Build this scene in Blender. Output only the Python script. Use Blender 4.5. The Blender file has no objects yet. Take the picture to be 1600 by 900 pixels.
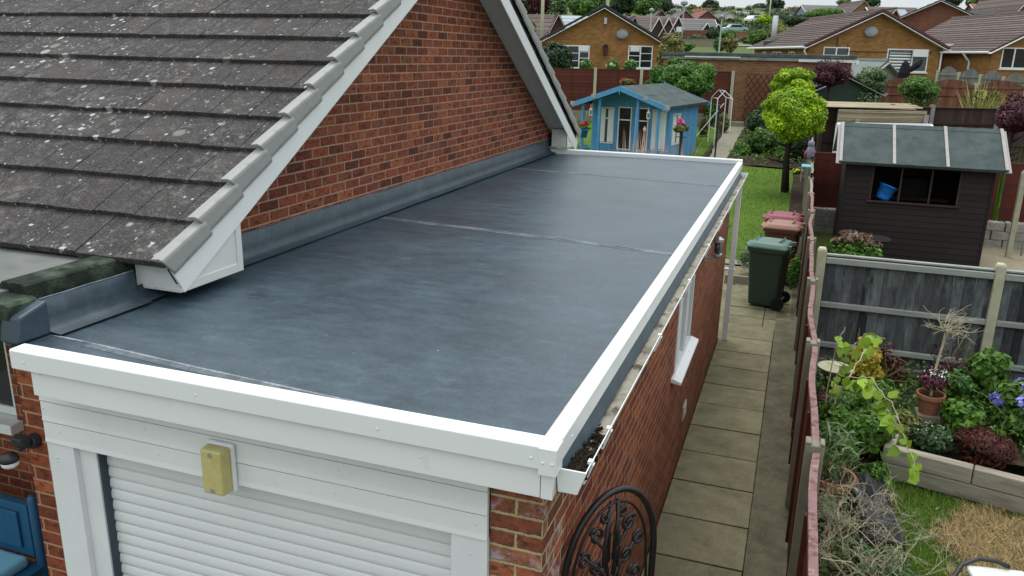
import bpy, math, random
import numpy as np
from mathutils import Vector, Matrix
SC = bpy.context.scene
COL = SC.collection
R = math.radians
rng = np.random.default_rng(7)
random.seed(7)

# ------------------------------------------------------------------ camera, world, sun, exposure
CX, CY, CZ = 0.7792, -5.6552, 3.7824
YAW, PIT, ROL, FPX = -0.335, -0.2826, 0.0214, 1259.9
cy_, sy_, cp_, sp_ = math.cos(YAW), math.sin(YAW), math.cos(PIT), math.sin(PIT)
FWD = Vector((sy_*cp_, cy_*cp_, sp_)); RT = Vector((cy_, -sy_, 0)); UP = RT.cross(FWD)
cr_, sr_ = math.cos(ROL), math.sin(ROL)
RT, UP = RT*cr_ + UP*sr_, UP*cr_ - RT*sr_
cam = bpy.data.cameras.new('camera'); cam.lens = FPX/1600*36; cam.sensor_width = 36
cam.clip_start = .05; cam.clip_end = 2000
camo = bpy.data.objects.new('camera', cam); COL.objects.link(camo)
m = Matrix((RT, UP, -FWD)).transposed().to_4x4(); m.translation = (CX, CY, CZ)
camo.matrix_world = m
SC.camera = camo
SUN_EL, SUN_AZ = R(72), R(345)
w = bpy.data.worlds.new('World'); SC.world = w; w.use_nodes = True
nt = w.node_tree; nt.nodes.clear()
wo = nt.nodes.new('ShaderNodeOutputWorld'); bg = nt.nodes.new('ShaderNodeBackground')
sky = nt.nodes.new('ShaderNodeTexSky'); sky.sky_type = 'NISHITA'; sky.sun_disc = False
sky.sun_elevation = SUN_EL; sky.sun_rotation = SUN_AZ
mix = nt.nodes.new('ShaderNodeMix'); mix.data_type = 'RGBA'
tc = nt.nodes.new('ShaderNodeTexCoord'); mp = nt.nodes.new('ShaderNodeMapping'); mp.inputs['Scale'].default_value = (1, 1, 3)
nz = nt.nodes.new('ShaderNodeTexNoise'); nz.inputs['Scale'].default_value = 2.2; nz.inputs['Detail'].default_value = 6
rp = nt.nodes.new('ShaderNodeValToRGB')
rp.color_ramp.elements[0].position = .3; rp.color_ramp.elements[0].color = (6.6, 7.15, 7.5, 1)
rp.color_ramp.elements[1].position = .7; rp.color_ramp.elements[1].color = (8.4, 8.6, 8.6, 1)
nt.links.new(tc.outputs['Generated'], mp.inputs['Vector']); nt.links.new(mp.outputs['Vector'], nz.inputs['Vector'])
nt.links.new(nz.outputs['Fac'], rp.inputs['Fac'])
mix.inputs['Factor'].default_value = .86
sz = nt.nodes.new('ShaderNodeSeparateXYZ'); mr = nt.nodes.new('ShaderNodeMapRange'); sc = nt.nodes.new('ShaderNodeVectorMath'); sc.operation = 'SCALE'
nt.links.new(tc.outputs['Generated'], sz.inputs[0]); nt.links.new(sz.outputs['Z'], mr.inputs['Value'])
mr.inputs['From Min'].default_value = 0.; mr.inputs['From Max'].default_value = 1.; mr.inputs['To Min'].default_value = .92; mr.inputs['To Max'].default_value = 2.6
nt.links.new(rp.outputs['Color'], sc.inputs[0]); nt.links.new(mr.outputs[0], sc.inputs['Scale'])
nt.links.new(sky.outputs['Color'], mix.inputs['A']); nt.links.new(sc.outputs[0], mix.inputs['B'])
nt.links.new(mix.outputs['Result'], bg.inputs['Color']); bg.inputs['Strength'].default_value = .1
nt.links.new(bg.outputs['Background'], wo.inputs['Surface'])
sun = bpy.data.lights.new('sun', 'SUN'); sun.energy = 1.5; sun.angle = R(26); sun.color = (1, .97, .92)
suno = bpy.data.objects.new('sun', sun); COL.objects.link(suno)
sd = Vector((math.sin(SUN_AZ)*math.cos(SUN_EL), math.cos(SUN_AZ)*math.cos(SUN_EL), math.sin(SUN_EL)))
suno.rotation_euler = sd.to_track_quat('Z', 'Y').to_euler(); suno.location = (0, 0, 60)
SC.view_settings.view_transform = 'Standard'; SC.view_settings.look = 'None'
SC.view_settings.exposure = 0.06; SC.view_settings.gamma = 1
SC.cycles.max_bounces = 6; SC.cycles.transparent_max_bounces = 8

# ------------------------------------------------------------------ places
F2 = Vector((sy_, cy_, 0)); R2 = Vector((cy_, -sy_, 0)); CAM = Vector((CX, CY, CZ))
GD = [(-1e3, 0), (16.3, 0), (33.3, 1.25), (42, 2.0), (60, 3.1), (130, 6.8), (150, 8.5), (200, 13.6), (260, 18.8), (330, 19.5), (3000, 19.5)]
def ghD(d):
    for (a, za), (b, zb) in zip(GD, GD[1:]):
        if d <= b: return za + (zb-za)*(d-a)/(b-a)
    return GD[-1][1]
def gh(x, y): return ghD((x-CX)*F2.x + (y-CY)*F2.y)
def W(U, D, z=None):
    x = CX + R2.x*U + F2.x*D; y = CY + R2.y*U + F2.y*D
    return Vector((x, y, ghD(D) if z is None else z))
BR = math.atan2(R2.y, R2.x)          # heading of the back properties
def ptD(u, v, D):
    d = RT*((u-800)/FPX) - UP*((v-450)/FPX) + FWD
    P = CAM + d*(D/d.dot(F2)); return ((P-CAM).dot(R2), P.z)

# ------------------------------------------------------------------ mesh builder
class MB:
    def __init__(s): s.v, s.f, s.c, s.mi, s.col, s.m = [], [], [], [], (.5, .5, .5), 0
    def rnd(s, lo=0., hi=1.): s.col = (random.uniform(lo, hi), random.random(), random.random())
    def add(s, vs, fs):
        b = len(s.v); s.v += [tuple(p) for p in vs]
        for f in fs: s.f.append([i+b for i in f]); s.c.append(s.col); s.mi.append(s.m)
        return s
    def box(s, x0, x1, y0, y1, z0, z1, M=None):
        vs = [Vector(p) for p in ((x0,y0,z0),(x1,y0,z0),(x1,y1,z0),(x0,y1,z0),(x0,y0,z1),(x1,y0,z1),(x1,y1,z1),(x0,y1,z1))]
        if M is not None: vs = [M @ p for p in vs]
        return s.add(vs, [(3,2,1,0),(4,5,6,7),(0,1,5,4),(1,2,6,5),(2,3,7,6),(3,0,4,7)])
    def bar(s, a, b, wx, wy=None, up=(0,0,1)):
        a, b = Vector(a), Vector(b); d = b-a; L = d.length; wy = wy or wx
        z = d/L; u = Vector(up)
        if abs(z.dot(u)) > .98: u = Vector((1,0,0))
        x = u.cross(z).normalized(); y = z.cross(x)
        M = Matrix((x, y, z)).transposed().to_4x4(); M.translation = a
        return s.box(-wx/2, wx/2, -wy/2, wy/2, 0, L, M)
    def prism(s, poly, a, b, M=None):
        """poly: list of 3d offsets (first profile) extruded from a to b"""
        a, b = Vector(a), Vector(b); n = len(poly)
        vs = [a+Vector(p) for p in poly] + [b+Vector(p) for p in poly]
        if M is not None: vs = [M @ p for p in vs]
        fs = [tuple(range(n))[::-1], tuple(range(n, 2*n))] + [(i, (i+1) % n, n+(i+1) % n, n+i) for i in range(n)]
        return s.add(vs, fs)
    def tube(s, pts, r, seg=6, cap=True):
        pts = [Vector(p) for p in pts]; n = len(pts)
        if not hasattr(r, '__len__'): r = [r]*n
        vs, fs = [], []; x = None
        for i, p in enumerate(pts):
            t = (pts[min(i+1, n-1)] - pts[max(i-1, 0)])
            t = t.normalized() if t.length > 1e-9 else Vector((0,0,1))
            if x is None:
                x = Vector((0,0,1)).cross(t)
                if x.length < .1: x = Vector((1,0,0)).cross(t)
            x = (x - t*x.dot(t)); x = x.normalized() if x.length > 1e-6 else Vector((1,0,0)).cross(t).normalized(); y = t.cross(x)
            for k in range(seg):
                a = 2*math.pi*k/seg; vs.append(p + (x*math.cos(a)+y*math.sin(a))*r[i])
        for i in range(n-1):
            for k in range(seg):
                k2 = (k+1) % seg; fs.append((i*seg+k, i*seg+k2, (i+1)*seg+k2, (i+1)*seg+k))
        if cap: fs += [tuple(range(seg))[::-1], tuple(range((n-1)*seg, n*seg))]
        return s.add(vs, fs)
    def lathe(s, prof, seg=16, c=(0,0,0), cap=True):
        c = Vector(c); vs = []; fs = []; n = len(prof)
        for (r, z) in prof:
            for k in range(seg):
                a = 2*math.pi*k/seg; vs.append(c + Vector((r*math.cos(a), r*math.sin(a), z)))
        for i in range(n-1):
            for k in range(seg):
                k2 = (k+1) % seg; fs.append((i*seg+k, i*seg+k2, (i+1)*seg+k2, (i+1)*seg+k))
        if cap: fs += [tuple(range(seg))[::-1], tuple(range((n-1)*seg, n*seg))]
        return s.add(vs, fs)
    def quad(s, *p): return s.add(p, [tuple(range(len(p)))])
    def build(s, name, mat, parent=None, bevel=0, smooth=False, label=None):
        me = bpy.data.meshes.new(name); me.from_pydata(s.v, [], s.f); me.validate()
        mats = mat if isinstance(mat, (list, tuple)) else [mat]
        for q in mats: me.materials.append(q)
        if len(me.polygons) == len(s.f):
            if len(mats) > 1: me.polygons.foreach_set('material_index', s.mi)
            fin(me, s.c)
        if smooth: me.polygons.foreach_set('use_smooth', [True]*len(me.polygons))
        o = bpy.data.objects.new(name, me); COL.objects.link(o)
        if parent is not None: o.parent = parent
        if bevel:
            b = o.modifiers.new('bevel', 'BEVEL'); b.width = bevel; b.segments = 2; b.limit_method = 'ANGLE'; b.harden_normals = False
        if label: o['label'] = label
        return o

def fin(me, cols):
    """UVs in metres by projection, and one random colour per face"""
    nl = len(me.loops); npol = len(me.polygons)
    co = np.empty(len(me.vertices)*3); me.vertices.foreach_get('co', co); co = co.reshape(-1, 3)
    vi = np.empty(nl, dtype=np.int32); me.loops.foreach_get('vertex_index', vi)
    tot = np.empty(npol, dtype=np.int32); me.polygons.foreach_get('loop_total', tot)
    nr = np.empty(npol*3); me.polygons.foreach_get('normal', nr); nr = nr.reshape(-1, 3)
    N = np.repeat(nr, tot, axis=0)
    u = np.stack([-N[:,1], N[:,0], np.zeros(nl)], 1); L = np.linalg.norm(u, axis=1)
    flat = L < 1e-3; u[flat] = (1,0,0); L[flat] = 1; u /= L[:,None]
    sgn = np.where(np.abs(u[:,0]) > np.abs(u[:,1]), np.sign(u[:,0]), np.sign(u[:,1])); sgn[sgn == 0] = 1
    u *= sgn[:,None]
    v = np.cross(N, u); v[flat] = (0,1,0)
    v *= np.where(v[:,2] < 0, -1, 1)[:,None]
    P = co[vi]
    uv = np.stack([(P*u).sum(1), (P*v).sum(1)], 1)
    me.uv_layers.new(name='UVMap').data.foreach_set('uv', uv.astype(np.float32).ravel())
    c = np.repeat(np.asarray(cols, dtype=np.float32), tot, axis=0)
    ca = me.color_attributes.new('rnd', 'FLOAT_COLOR', 'CORNER')
    ca.data.foreach_set('color', np.concatenate([c, np.ones((nl, 1), np.float32)], 1).ravel())

def tag(o, label, cat, group=None, kind=None):
    if label: o['label'] = label
    if cat: o['category'] = cat
    if group: o['group'] = group
    if kind: o['kind'] = kind
    return o
def thing(name, label, cat, loc=(0,0,0), rz=0, group=None):
    o = bpy.data.objects.new(name, None); COL.objects.link(o); o.empty_display_size = .1
    o.location = loc; o.rotation_euler = (0, 0, rz); return tag(o, label, cat, group)
def place(o, loc, rz=0): o.location = loc; o.rotation_euler = (0, 0, rz); return o
def copy_tree(o, parent=None):
    c = o.copy(); COL.objects.link(c)
    if parent is not None: c.parent = parent
    for ch in list(o.children): copy_tree(ch, c)
    return c
def structure(o): o['kind'] = 'structure'; return o

# ------------------------------------------------------------------ materials
def S(r, g, b):
    f = lambda c: (c/255/12.92) if c/255 <= .04045 else ((c/255+.055)/1.055)**2.4
    return (f(r), f(g), f(b), 1)
class NT:
    def __init__(s, name):
        s.m = bpy.data.materials.new(name); s.m.use_nodes = True; s.t = s.m.node_tree
        s.b = s.t.nodes['Principled BSDF']
    def n(s, typ, props=None, **inp):
        nd = s.t.nodes.new('ShaderNode'+typ)
        for k, v in (props or {}).items(): setattr(nd, k, v)
        for k, v in inp.items(): s.set(nd.inputs[int(k[1:]) if k[0] == '_' else k.replace('_', ' ')], v)
        return nd
    def set(s, sock, v):
        if isinstance(v, bpy.types.NodeSocket): s.t.links.new(v, sock)
        else: sock.default_value = v[:3] if (sock.type == 'VECTOR' and len(v) == 4) else v
    def math(s, op, a, b=0., c=0.):
        return s.n('Math', {'operation': op}, _0=a, _1=b, _2=c).outputs[0]
    def mix(s, f, a, b, mode='MIX'):
        nd = s.n('Mix', {'data_type': 'RGBA', 'blend_type': mode}); s.set(nd.inputs[0], f); s.set(nd.inputs[6], a); s.set(nd.inputs[7], b)
        return nd.outputs[2]
    def obj(s, scale=None):
        o = s.n('TexCoord').outputs['Object']
        return s.n('Mapping', Vector=o, Scale=scale).outputs[0] if scale else o
    def noise(s, vec, sc, det=5., rough=.6):
        return s.n('TexNoise', Vector=vec, Scale=sc, Detail=det, Roughness=rough).outputs['Fac']
    def rng(s, v, a, b, c, d):
        return s.n('MapRange', Value=v, From_Min=a, From_Max=b, To_Min=c, To_Max=d).outputs[0]
    def attr(s):
        return s.n('SeparateColor', Color=s.n('Attribute', {'attribute_name': 'rnd'}).outputs['Color'])
    def bump(s, h, st, dist=.01):
        s.set(s.b.inputs['Normal'], s.n('Bump', Strength=st, Distance=dist, Height=h).outputs[0])
    def scale(s, col, f):
        return s.n('VectorMath', {'operation': 'SCALE'}, Vector=col, Scale=f).outputs[0]

def PM(name, col, rough=.6, var=.2, sc=5., bump=.15, bsc=60., spec=.35, rnd=0., st=None, metal=0., dirt=None, bd=.01):
    k = NT(name); v = k.obj(st)
    n1 = k.noise(v, sc)
    f = k.rng(n1, .25, .75, 1-var, 1+var)
    if rnd: f = k.math('MULTIPLY', f, k.rng(k.attr().outputs[0], 0, 1, 1-rnd, 1+rnd))
    c = k.scale(col, f)
    for dc, ds, lo, hi, am in (dirt or []):
        c = k.mix(k.rng(k.noise(k.obj(st), ds, 7.), lo, hi, 0, am), c, dc)
    k.set(k.b.inputs['Base Color'], c)
    k.set(k.b.inputs['Roughness'], k.rng(n1, .2, .8, max(.02, rough-.08), min(1, rough+.08)))
    k.b.inputs['Specular IOR Level'].default_value = spec; k.b.inputs['Metallic'].default_value = metal
    if bump: k.bump(k.noise(v, bsc, 4.), bump, bd)
    return k.m

def BRICK(name, cols, mortar, mw=.0055, noise_amt=.004, dark=None, bumpst=.6, bw=.225, bh=.075, eff=None):
    k = NT(name); uv = k.n('TexCoord').outputs['UV']
    sp = k.n('SeparateXYZ', Vector=uv); o = k.obj()
    nn = k.noise(o, 55., 3.); n0 = k.noise(o, 9., 3.)
    x = k.math('DIVIDE', sp.outputs[0], bw); y = k.math('DIVIDE', sp.outputs[1], bh)
    row = k.math('FLOOR', y); x = k.math('ADD', x, k.math('MULTIPLY', k.math('FLOORED_MODULO', row, 2.), .5))
    col = k.math('FLOOR', x); fx = k.math('FRACT', x); fy = k.math('FRACT', y)
    ex = k.math('MULTIPLY', k.math('MINIMUM', fx, k.math('SUBTRACT', 1., fx)), bw)
    ey = k.math('MULTIPLY', k.math('MINIMUM', fy, k.math('SUBTRACT', 1., fy)), bh)
    d = k.math('ADD', k.math('MINIMUM', ex, ey), k.math('MULTIPLY', k.math('SUBTRACT', nn, .5), noise_amt*2))
    mask = k.n('MapRange', {'interpolation_type': 'SMOOTHSTEP'}, Value=d, From_Min=mw-.002, From_Max=mw+.0025, To_Min=0., To_Max=1.).outputs[0]
    wn = k.n('TexWhiteNoise', {'noise_dimensions': '2D'}, Vector=k.n('CombineXYZ', X=col, Y=row).outputs[0])
    r = k.n('ValToRGB', Fac=wn.outputs['Value']); e = r.color_ramp.elements
    e[0].position = 0; e[0].color = cols[0]; e[1].position = 1; e[1].color = cols[-1]
    for i, c in enumerate(cols[1:-1]): q = e.new((i+1)/(len(cols)-1)); q.color = c
    # streaks and blotches of the fired face
    c = k.scale(r.outputs[0], k.rng(k.noise(o, 30., 6., .7), .3, .7, .58, 1.42))
    if dark: c = k.mix(k.rng(k.noise(k.obj((1, 1, 2.2)), 17., 4.), .52, .66, 0., .8), c, dark)
    if eff: c = k.mix(k.math('MULTIPLY', k.rng(k.noise(o, 13., 6., .7), .5, .62, 0., .75), k.rng(wn.outputs['Value'], .62, .66, 0., 1.)), c, eff)
    mc = k.scale(mortar, k.rng(n0, .2, .8, .75, 1.2))
    c = k.mix(mask, mc, c)
    c = k.scale(c, k.rng(k.noise(o, 1.3, 4.), .3, .7, .86, 1.12))
    k.set(k.b.inputs['Base Color'], c); k.b.inputs['Roughness'].default_value = .85; k.b.inputs['Specular IOR Level'].default_value = .25
    k.bump(k.math('ADD', mask, k.math('MULTIPLY', nn, .35)), bumpst, .006)
    return k.m

def LEAF(name, c0, c1, trans=.25, rough=.5):
    k = NT(name); a = k.attr()
    c = k.mix(a.outputs[0], c0, c1); c = k.scale(c, k.rng(a.outputs[1], 0, 1, .6, 1.35))
    k.set(k.b.inputs['Base Color'], c); k.b.inputs['Roughness'].default_value = rough; k.b.inputs['Specular IOR Level'].default_value = .3
    tr = k.n('BsdfTranslucent', Color=k.scale(c, 1.3)); ms = k.n('MixShader', Fac=trans)
    k.t.links.new(k.b.outputs[0], ms.inputs[1]); k.t.links.new(tr.outputs[0], ms.inputs[2])
    k.t.links.new(ms.outputs[0], k.t.nodes['Material Output'].inputs[0])
    return k.m

MT = {}
red = [S(84,46,36), S(118,60,43), S(136,70,48), S(104,53,40), S(148,84,56), S(114,66,50)]
MT['brick'] = BRICK('brick red brown', red, S(160,130,106), dark=S(52,32,27))
redf = [S(158,92,62), S(104,60,50), S(160,92,66), S(92,56,48), S(150,100,74), S(128,70,52)]
MT['brick_front'] = BRICK('brick red weathered', redf, S(176,160,122), mw=.0062, noise_amt=.008, dark=S(62,46,42), bumpst=.9, eff=S(176,160,170))
reds = [S(128,66,44), S(98,50,38), S(142,74,48), S(112,56,42), S(152,86,56), S(118,60,44)]
MT['brick_side'] = BRICK('brick red side', reds, S(160,128,98), dark=S(70,40,34))
org = [S(136,98,56), S(150,110,64), S(128,90,52), S(154,116,70), S(142,104,60), S(122,88,54)]
MT['brick_orange'] = BRICK('brick buff orange', org, S(150,112,70), bumpst=.3)
brn = [S(120,84,58), S(136,98,68), S(108,76,56), S(130,92,64)]
MT['brick_brown'] = BRICK('brick brown', brn, S(150,122,92), bumpst=.3)
drk = [S(74,50,44), S(90,60,50), S(66,46,44), S(84,56,50)]
MT['brick_dark'] = BRICK('brick dark brown', drk, S(96,80,70), bumpst=.2)
rdd = [S(108,66,52), S(122,76,58), S(98,60,50), S(116,72,60)]
MT['brick_far_red'] = BRICK('brick far red', rdd, S(130,100,86), bumpst=.2)

MT['upvc'] = PM('white plastic board', (.745,.765,.76,1), .32, .03, 2., .02, 20., .5, dirt=[(S(120,122,112), 9., .62, .85, .25)])
MT['upvc_old'] = PM('aged white plastic', (.62,.64,.61,1), .42, .06, 3., .03, 20., .45, dirt=[(S(110,105,88), 14., .6, .8, .5)])
MT['paint_white'] = PM('white painted wood', (.70,.72,.72,1), .5, .05, 4., .05, 30., .4, dirt=[(S(96,92,84), 30., .68, .78, .6)])
MT['verge'] = PM('grey verge plastic', (.29,.295,.28,1), .5, .08, 6., .03, 40., .4, dirt=[(S(90,88,78), 12., .5, .8, .5), (S(60,60,52), 60., .66, .72, .4)])
MT['shutter'] = PM('white shutter slat', (.68,.705,.70,1), .38, .04, 2., .02, 30., .5, dirt=[(S(150,148,138), 2., .55, .85, .2)])
MT['black'] = PM('black painted iron', (.012,.012,.013,1), .38, .3, 20., .2, 90., .5)
MT['blackp'] = PM('black plastic', (.018,.019,.021,1), .45, .2, 10., .05, 60., .45)
MT['glass'] = PM('window glass', (.018,.022,.026,1), .06, .3, 1.2, 0, 1., .6)
MT['glass_door'] = PM('dark door glass', (.022,.018,.016,1), .25, .4, 2., 0, 1., .2)  # porch shade put into the glass: darker, with a weaker sky reflection
MT['glass_dim'] = PM('dim window glass', (.05,.06,.065,1), .08, .5, 1.5, 0, 1., .6)
MT['amber'] = PM('yellowed lamp cover', S(190,182,120), .35, .12, 12., .1, 130., .5, dirt=[(S(150,120,50), 14., .5, .8, .6)])
MT['concrete'] = PM('weathered concrete', S(132,128,112), .85, .16, 8., .4, 70., .25, dirt=[(S(96,98,76), 5., .5, .75, .6)])
MT['stone'] = PM('rough stone block', S(150,148,140), .9, .25, 6., .8, 22., .2, bd=.03)
MT['post_pale'] = PM('pale concrete post', S(176,174,150), .85, .1, 8., .3, 70., .25, dirt=[(S(128,134,96), 6., .45, .75, .55)])
MT['terracotta'] = PM('terracotta', S(150,98,72), .8, .15, 8., .2, 60., .25, dirt=[(S(150,130,110), 9., .55, .75, .5)])
MT['wood_red'] = PM('red brown fence stain', S(84,38,28), .7, .25, 6., .3, 40., .3, .18, (1,1,.25))
MT['wood_mauve'] = PM('faded mauve wood edge', S(128,100,99), .8, .2, 10., .3, 60., .25, dirt=[(S(84,50,46), 14., .50, .62, .75), (S(168,150,146), 30., .58, .7, .5)])
MT['wood_grey'] = PM('silvered dark fence boards', S(80,84,86), .85, .35, 7., .6, 40., .2, .65, (6,6,1.6), dirt=[(S(138,146,142), 1.1, .53, .68, .55), (S(40,40,41), 2.0, .55, .70, .5), (S(120,112,96), 9., .62, .72, .35)])
MT['wood_rail'] = PM('silvered fence rail', S(146,150,144), .85, .18, 9., .4, 50., .2, .1, (.6,6,6), dirt=[(S(96,96,90), 3., .55, .75, .6)])
MT['wood_old'] = PM('grey weathered timber', S(142,136,120), .9, .25, 8., .5, 40., .2, .15, (5,5,.6), dirt=[(S(90,92,70), 4., .5, .75, .6)])
MT['sleeper'] = PM('weathered sleeper', S(150,144,130), .9, .2, 5., .4, 30., .2, .15, (.6,6,6), dirt=[(S(104,92,74), 3., .5, .7, .7), (S(70,60,50), 9., .66, .74, .8)])
MT['shed_dark'] = PM('dark brown shed boards', S(38,31,30), .7, .25, 5., .3, 30., .3, .15, (.6,.6,6))
MT['fence_dark'] = PM('dark brown fence boards', S(66,52,48), .85, .3, 6., .4, 30., .25, .25, (5,5,.5))
MT['fence_rust'] = PM('rust red fence boards', S(108,70,56), .85, .25, 6., .4, 30., .2, .25, (5,5,.5), dirt=[(S(150,124,104), 2.4, .5, .75, .6)])
MT['fence_silver'] = PM('grey fence boards', S(122,122,116), .85, .2, 6., .3, 30., .2, .2, (5,5,.5))
MT['felt'] = PM('green mineral felt', S(74,84,83), .95, .25, 4., .9, 260., .15, dirt=[(S(104,113,112), 2.2, .45, .75, .5), (S(50,56,54), 5., .6, .75, .5)])
MT['felt_old'] = PM('mossy black felt', S(52,60,52), .95, .35, 9., 1., 110., .15, dirt=[(S(98,112,96), 6., .46, .66, .75), (S(30,34,30), 17., .55, .68, .7)], bd=.02)
MT['felt_grey'] = PM('grey weathered felt', S(138,140,136), .9, .12, 4., .3, 60., .2, dirt=[(S(96,100,96), 3., .5, .7, .7)])
MT['felt_dull'] = PM('dull grey felt', S(112,114,112), .9, .25, 3., .4, 60., .2, dirt=[(S(76,80,76), 3., .48, .7, .7)])
MT['batten'] = PM('bleached batten', S(160,156,154), .85, .15, 12., .3, 60., .2)
MT['blue'] = PM('blue summerhouse paint', S(84,146,190), .6, .12, 4., .15, 40., .35, .08, dirt=[(S(64,112,152), 6., .55, .75, .5)])
MT['blue_dark'] = PM('dark blue paint', S(36,70,102), .6, .15, 4., .15, 40., .35)
MT['navy'] = PM('navy painted wood', S(28,80,114), .45, .15, 5., .1, 40., .45)
MT['cushion'] = PM('pale blue cushion', S(110,166,190), .8, .08, 5., .3, 120., .2)
MT['curtain'] = PM('white curtain', (.8,.82,.81,1), .9, .1, 3., .3, 8., .2, st=(14,14,.6))
MT['interior'] = PM('dim interior', (.03,.026,.022,1), .9, .4, 3., 0)
MT['bin_green'] = PM('dark green bin plastic', S(40,62,50), .45, .08, 5., .25, 160., .45)
MT['lid_green'] = PM('faded green lid', S(78,108,97), .5, .12, 6., .1, 60., .45)
MT['bin_brown'] = PM('brown bin plastic', S(86,52,40), .45, .1, 5., .2, 160., .45)
MT['box_red'] = PM('dark red painted box', S(74,34,40), .6, .15, 6., .1, 60., .3)
MT['lid_brown'] = PM('faded brown lid', S(140,102,88), .5, .12, 6., .1, 60., .4)
MT['lid_maroon'] = PM('faded maroon lid', S(128,60,74), .5, .16, 6., .1, 60., .4)
MT['rubber'] = PM('black tyre', (.012,.012,.012,1), .8, .2, 10., .2, 60., .2)
MT['plastic_blue'] = PM('bright blue plastic', S(30,118,206), .4, .06, 6., .05, 40., .5)
MT['steel'] = PM('brushed steel', (.48,.49,.5,1), .35, .1, 8., .05, 60., .5, metal=.8)
MT['galv'] = PM('galvanised pole', (.42,.45,.46,1), .5, .1, 8., .05, 60., .4, metal=.3)
MT['dish'] = PM('grey dish', S(132,138,140), .5, .08, 6., .05, 60., .4)
MT['soil'] = PM('dark soil', S(58,48,40), .95, .35, 6., 1., 24., .15, bd=.04, dirt=[(S(96,84,66), 3., .5, .72, .5)])
MT['gravel'] = PM('pale gravel', S(150,140,118), .95, .3, 60., 1., 50., .2, bd=.02)
MT['bark'] = PM('bark', S(66,54,44), .9, .3, 12., .8, 30., .2, st=(3,3,.6))
MT['bark_dark'] = PM('dark bark', S(44,38,34), .9, .3, 12., .8, 30., .2, st=(3,3,.6))
MT['twig'] = PM('bleached dry twig', S(168,158,134), .85, .2, 20., .2, 60., .2, .25)
MT['stem_green'] = PM('green stem', S(96,110,60), .7, .2, 20., .1, 60., .25)
MT['reed'] = PM('dry reed', S(170,158,134), .85, .22, 14., .3, 60., .2, .45, (.3,6,6))
MT['asphalt'] = PM('asphalt', S(110,110,106), .9, .12, 5., .4, 120., .2)
MT['roof_brown'] = PM('brown concrete tiles', S(92,80,76), .85, .14, 3., .4, 40., .25, .22, dirt=[(S(150,144,134), 3.4, .6, .72, .5)])
MT['roof_dark'] = PM('dark slate tiles', S(58,58,62), .8, .14, 3., .3, 40., .25, .15)
MT['roof_red'] = PM('red roof tiles', S(138,86,76), .85, .12, 3., .3, 40., .25, .15)
MT['roof_shed'] = PM('weathered grey shed roof', S(112,120,116), .8, .15, 3., .2, 30., .25, .1)
MT['roof_maroon'] = PM('dark maroon verge tiles', S(92,64,62), .85, .12, 3., .3, 40., .25, .1)
MT['roof_grey'] = PM('grey roof tiles', S(104,102,102), .85, .12, 3., .3, 40., .25, .15)
MT['roof_metal'] = PM('blue grey sheet roof', S(136,148,156), .5, .08, 3., .1, 40., .4, .1)
MT['render_white'] = PM('white render', S(212,210,200), .85, .05, 3., .1, 40., .25)
MT['render_blue'] = PM('blue grey cladding', S(128,142,156), .8, .06, 3., .1, 40., .25)
MT['purplepl'] = PM('lilac grey plastic', S(126,116,138), .6, .2, 14., .1, 60., .35)
MT['darkcloth'] = PM('black cloth', (.014,.015,.022,1), .85, .3, 12., .3, 60., .2)
MT['lead'] = None
MT['carw'] = PM('white car paint', (.7,.72,.73,1), .2, .02, 2., 0, 1., .5)
MT['carb'] = PM('pale blue car paint', S(150,178,186), .2, .02, 2., 0, 1., .5)
MT['card'] = PM('dark grey car paint', (.05,.055,.065,1), .2, .02, 2., 0, 1., .5)
MT['debris'] = PM('black leaf mould', S(44,38,30), .95, .4, 30., 1., 60., .15, bd=.02)
MT['silt'] = PM('gutter silt', S(150,146,134), .9, .25, 9., .5, 60., .2, dirt=[(S(70,64,52), 10., .5, .66, .9)])

def rubber():
    k = NT('grey rubber membrane'); o = k.obj()
    big = k.noise(o, 1.3, 8., .72); med = k.noise(k.obj((.8, 1.7, 1)), 5., 8., .75); fine = k.noise(o, 55., 5., .7)
    st = k.noise(k.obj((.35, 6., 1)), 3., 6., .7)
    f = k.math('MULTIPLY', k.rng(big, .35, .65, .76, 1.24), k.rng(med, .3, .7, .70, 1.34))
    f = k.math('MULTIPLY', f, k.math('MULTIPLY', k.rng(fine, .3, .7, .76, 1.26), k.rng(st, .3, .7, .92, 1.08)))
    c = k.scale((.032, .055, .072, 1), f)
    # chalky scuffs, dried water marks, droppings, grit
    c = k.mix(k.rng(k.noise(k.obj((1.2, 3.0, 1)), 3.4, 10., .8), .55, .76, 0., .13), c, (.24, .29, .33, 1))
    rg = k.noise(o, 1.6, 3.); ring = k.math('ABSOLUTE', k.math('SUBTRACT', rg, .56))
    c = k.mix(k.math('MULTIPLY', k.rng(ring, 0., .012, 1., 0.), k.rng(med, .4, .65, 0., .08)), c, (.28, .33, .36, 1))
    vo = k.n('TexVoronoi', Vector=o, Scale=7.).outputs['Distance']
    c = k.mix(k.math('MULTIPLY', k.rng(vo, .02, .05, 1., 0.), k.rng(k.noise(o, 2.6, 2.), .58, .6, 0., .6)), c, (.5, .53, .53, 1))
    v2 = k.n('TexVoronoi', Vector=o, Scale=31.).outputs['Distance']
    c = k.mix(k.math('MULTIPLY', k.rng(v2, .03, .07, 1., 0.), k.rng(k.noise(o, 1.7, 4.), .54, .6, 0., .6)), c, (.016, .018, .018, 1))
    k.set(k.b.inputs['Base Color'], c)
    k.set(k.b.inputs['Roughness'], k.rng(med, .25, .75, .35, .46)); k.b.inputs['Specular IOR Level'].default_value = .5
    h = k.math('ADD', k.noise(k.obj((.7, 1.6, 1)), 2.2, 2.), k.math('MULTIPLY', fine, .10))
    k.bump(h, .14, .02)
    return k.m
MT['rubber_roof'] = rubber()
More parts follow.
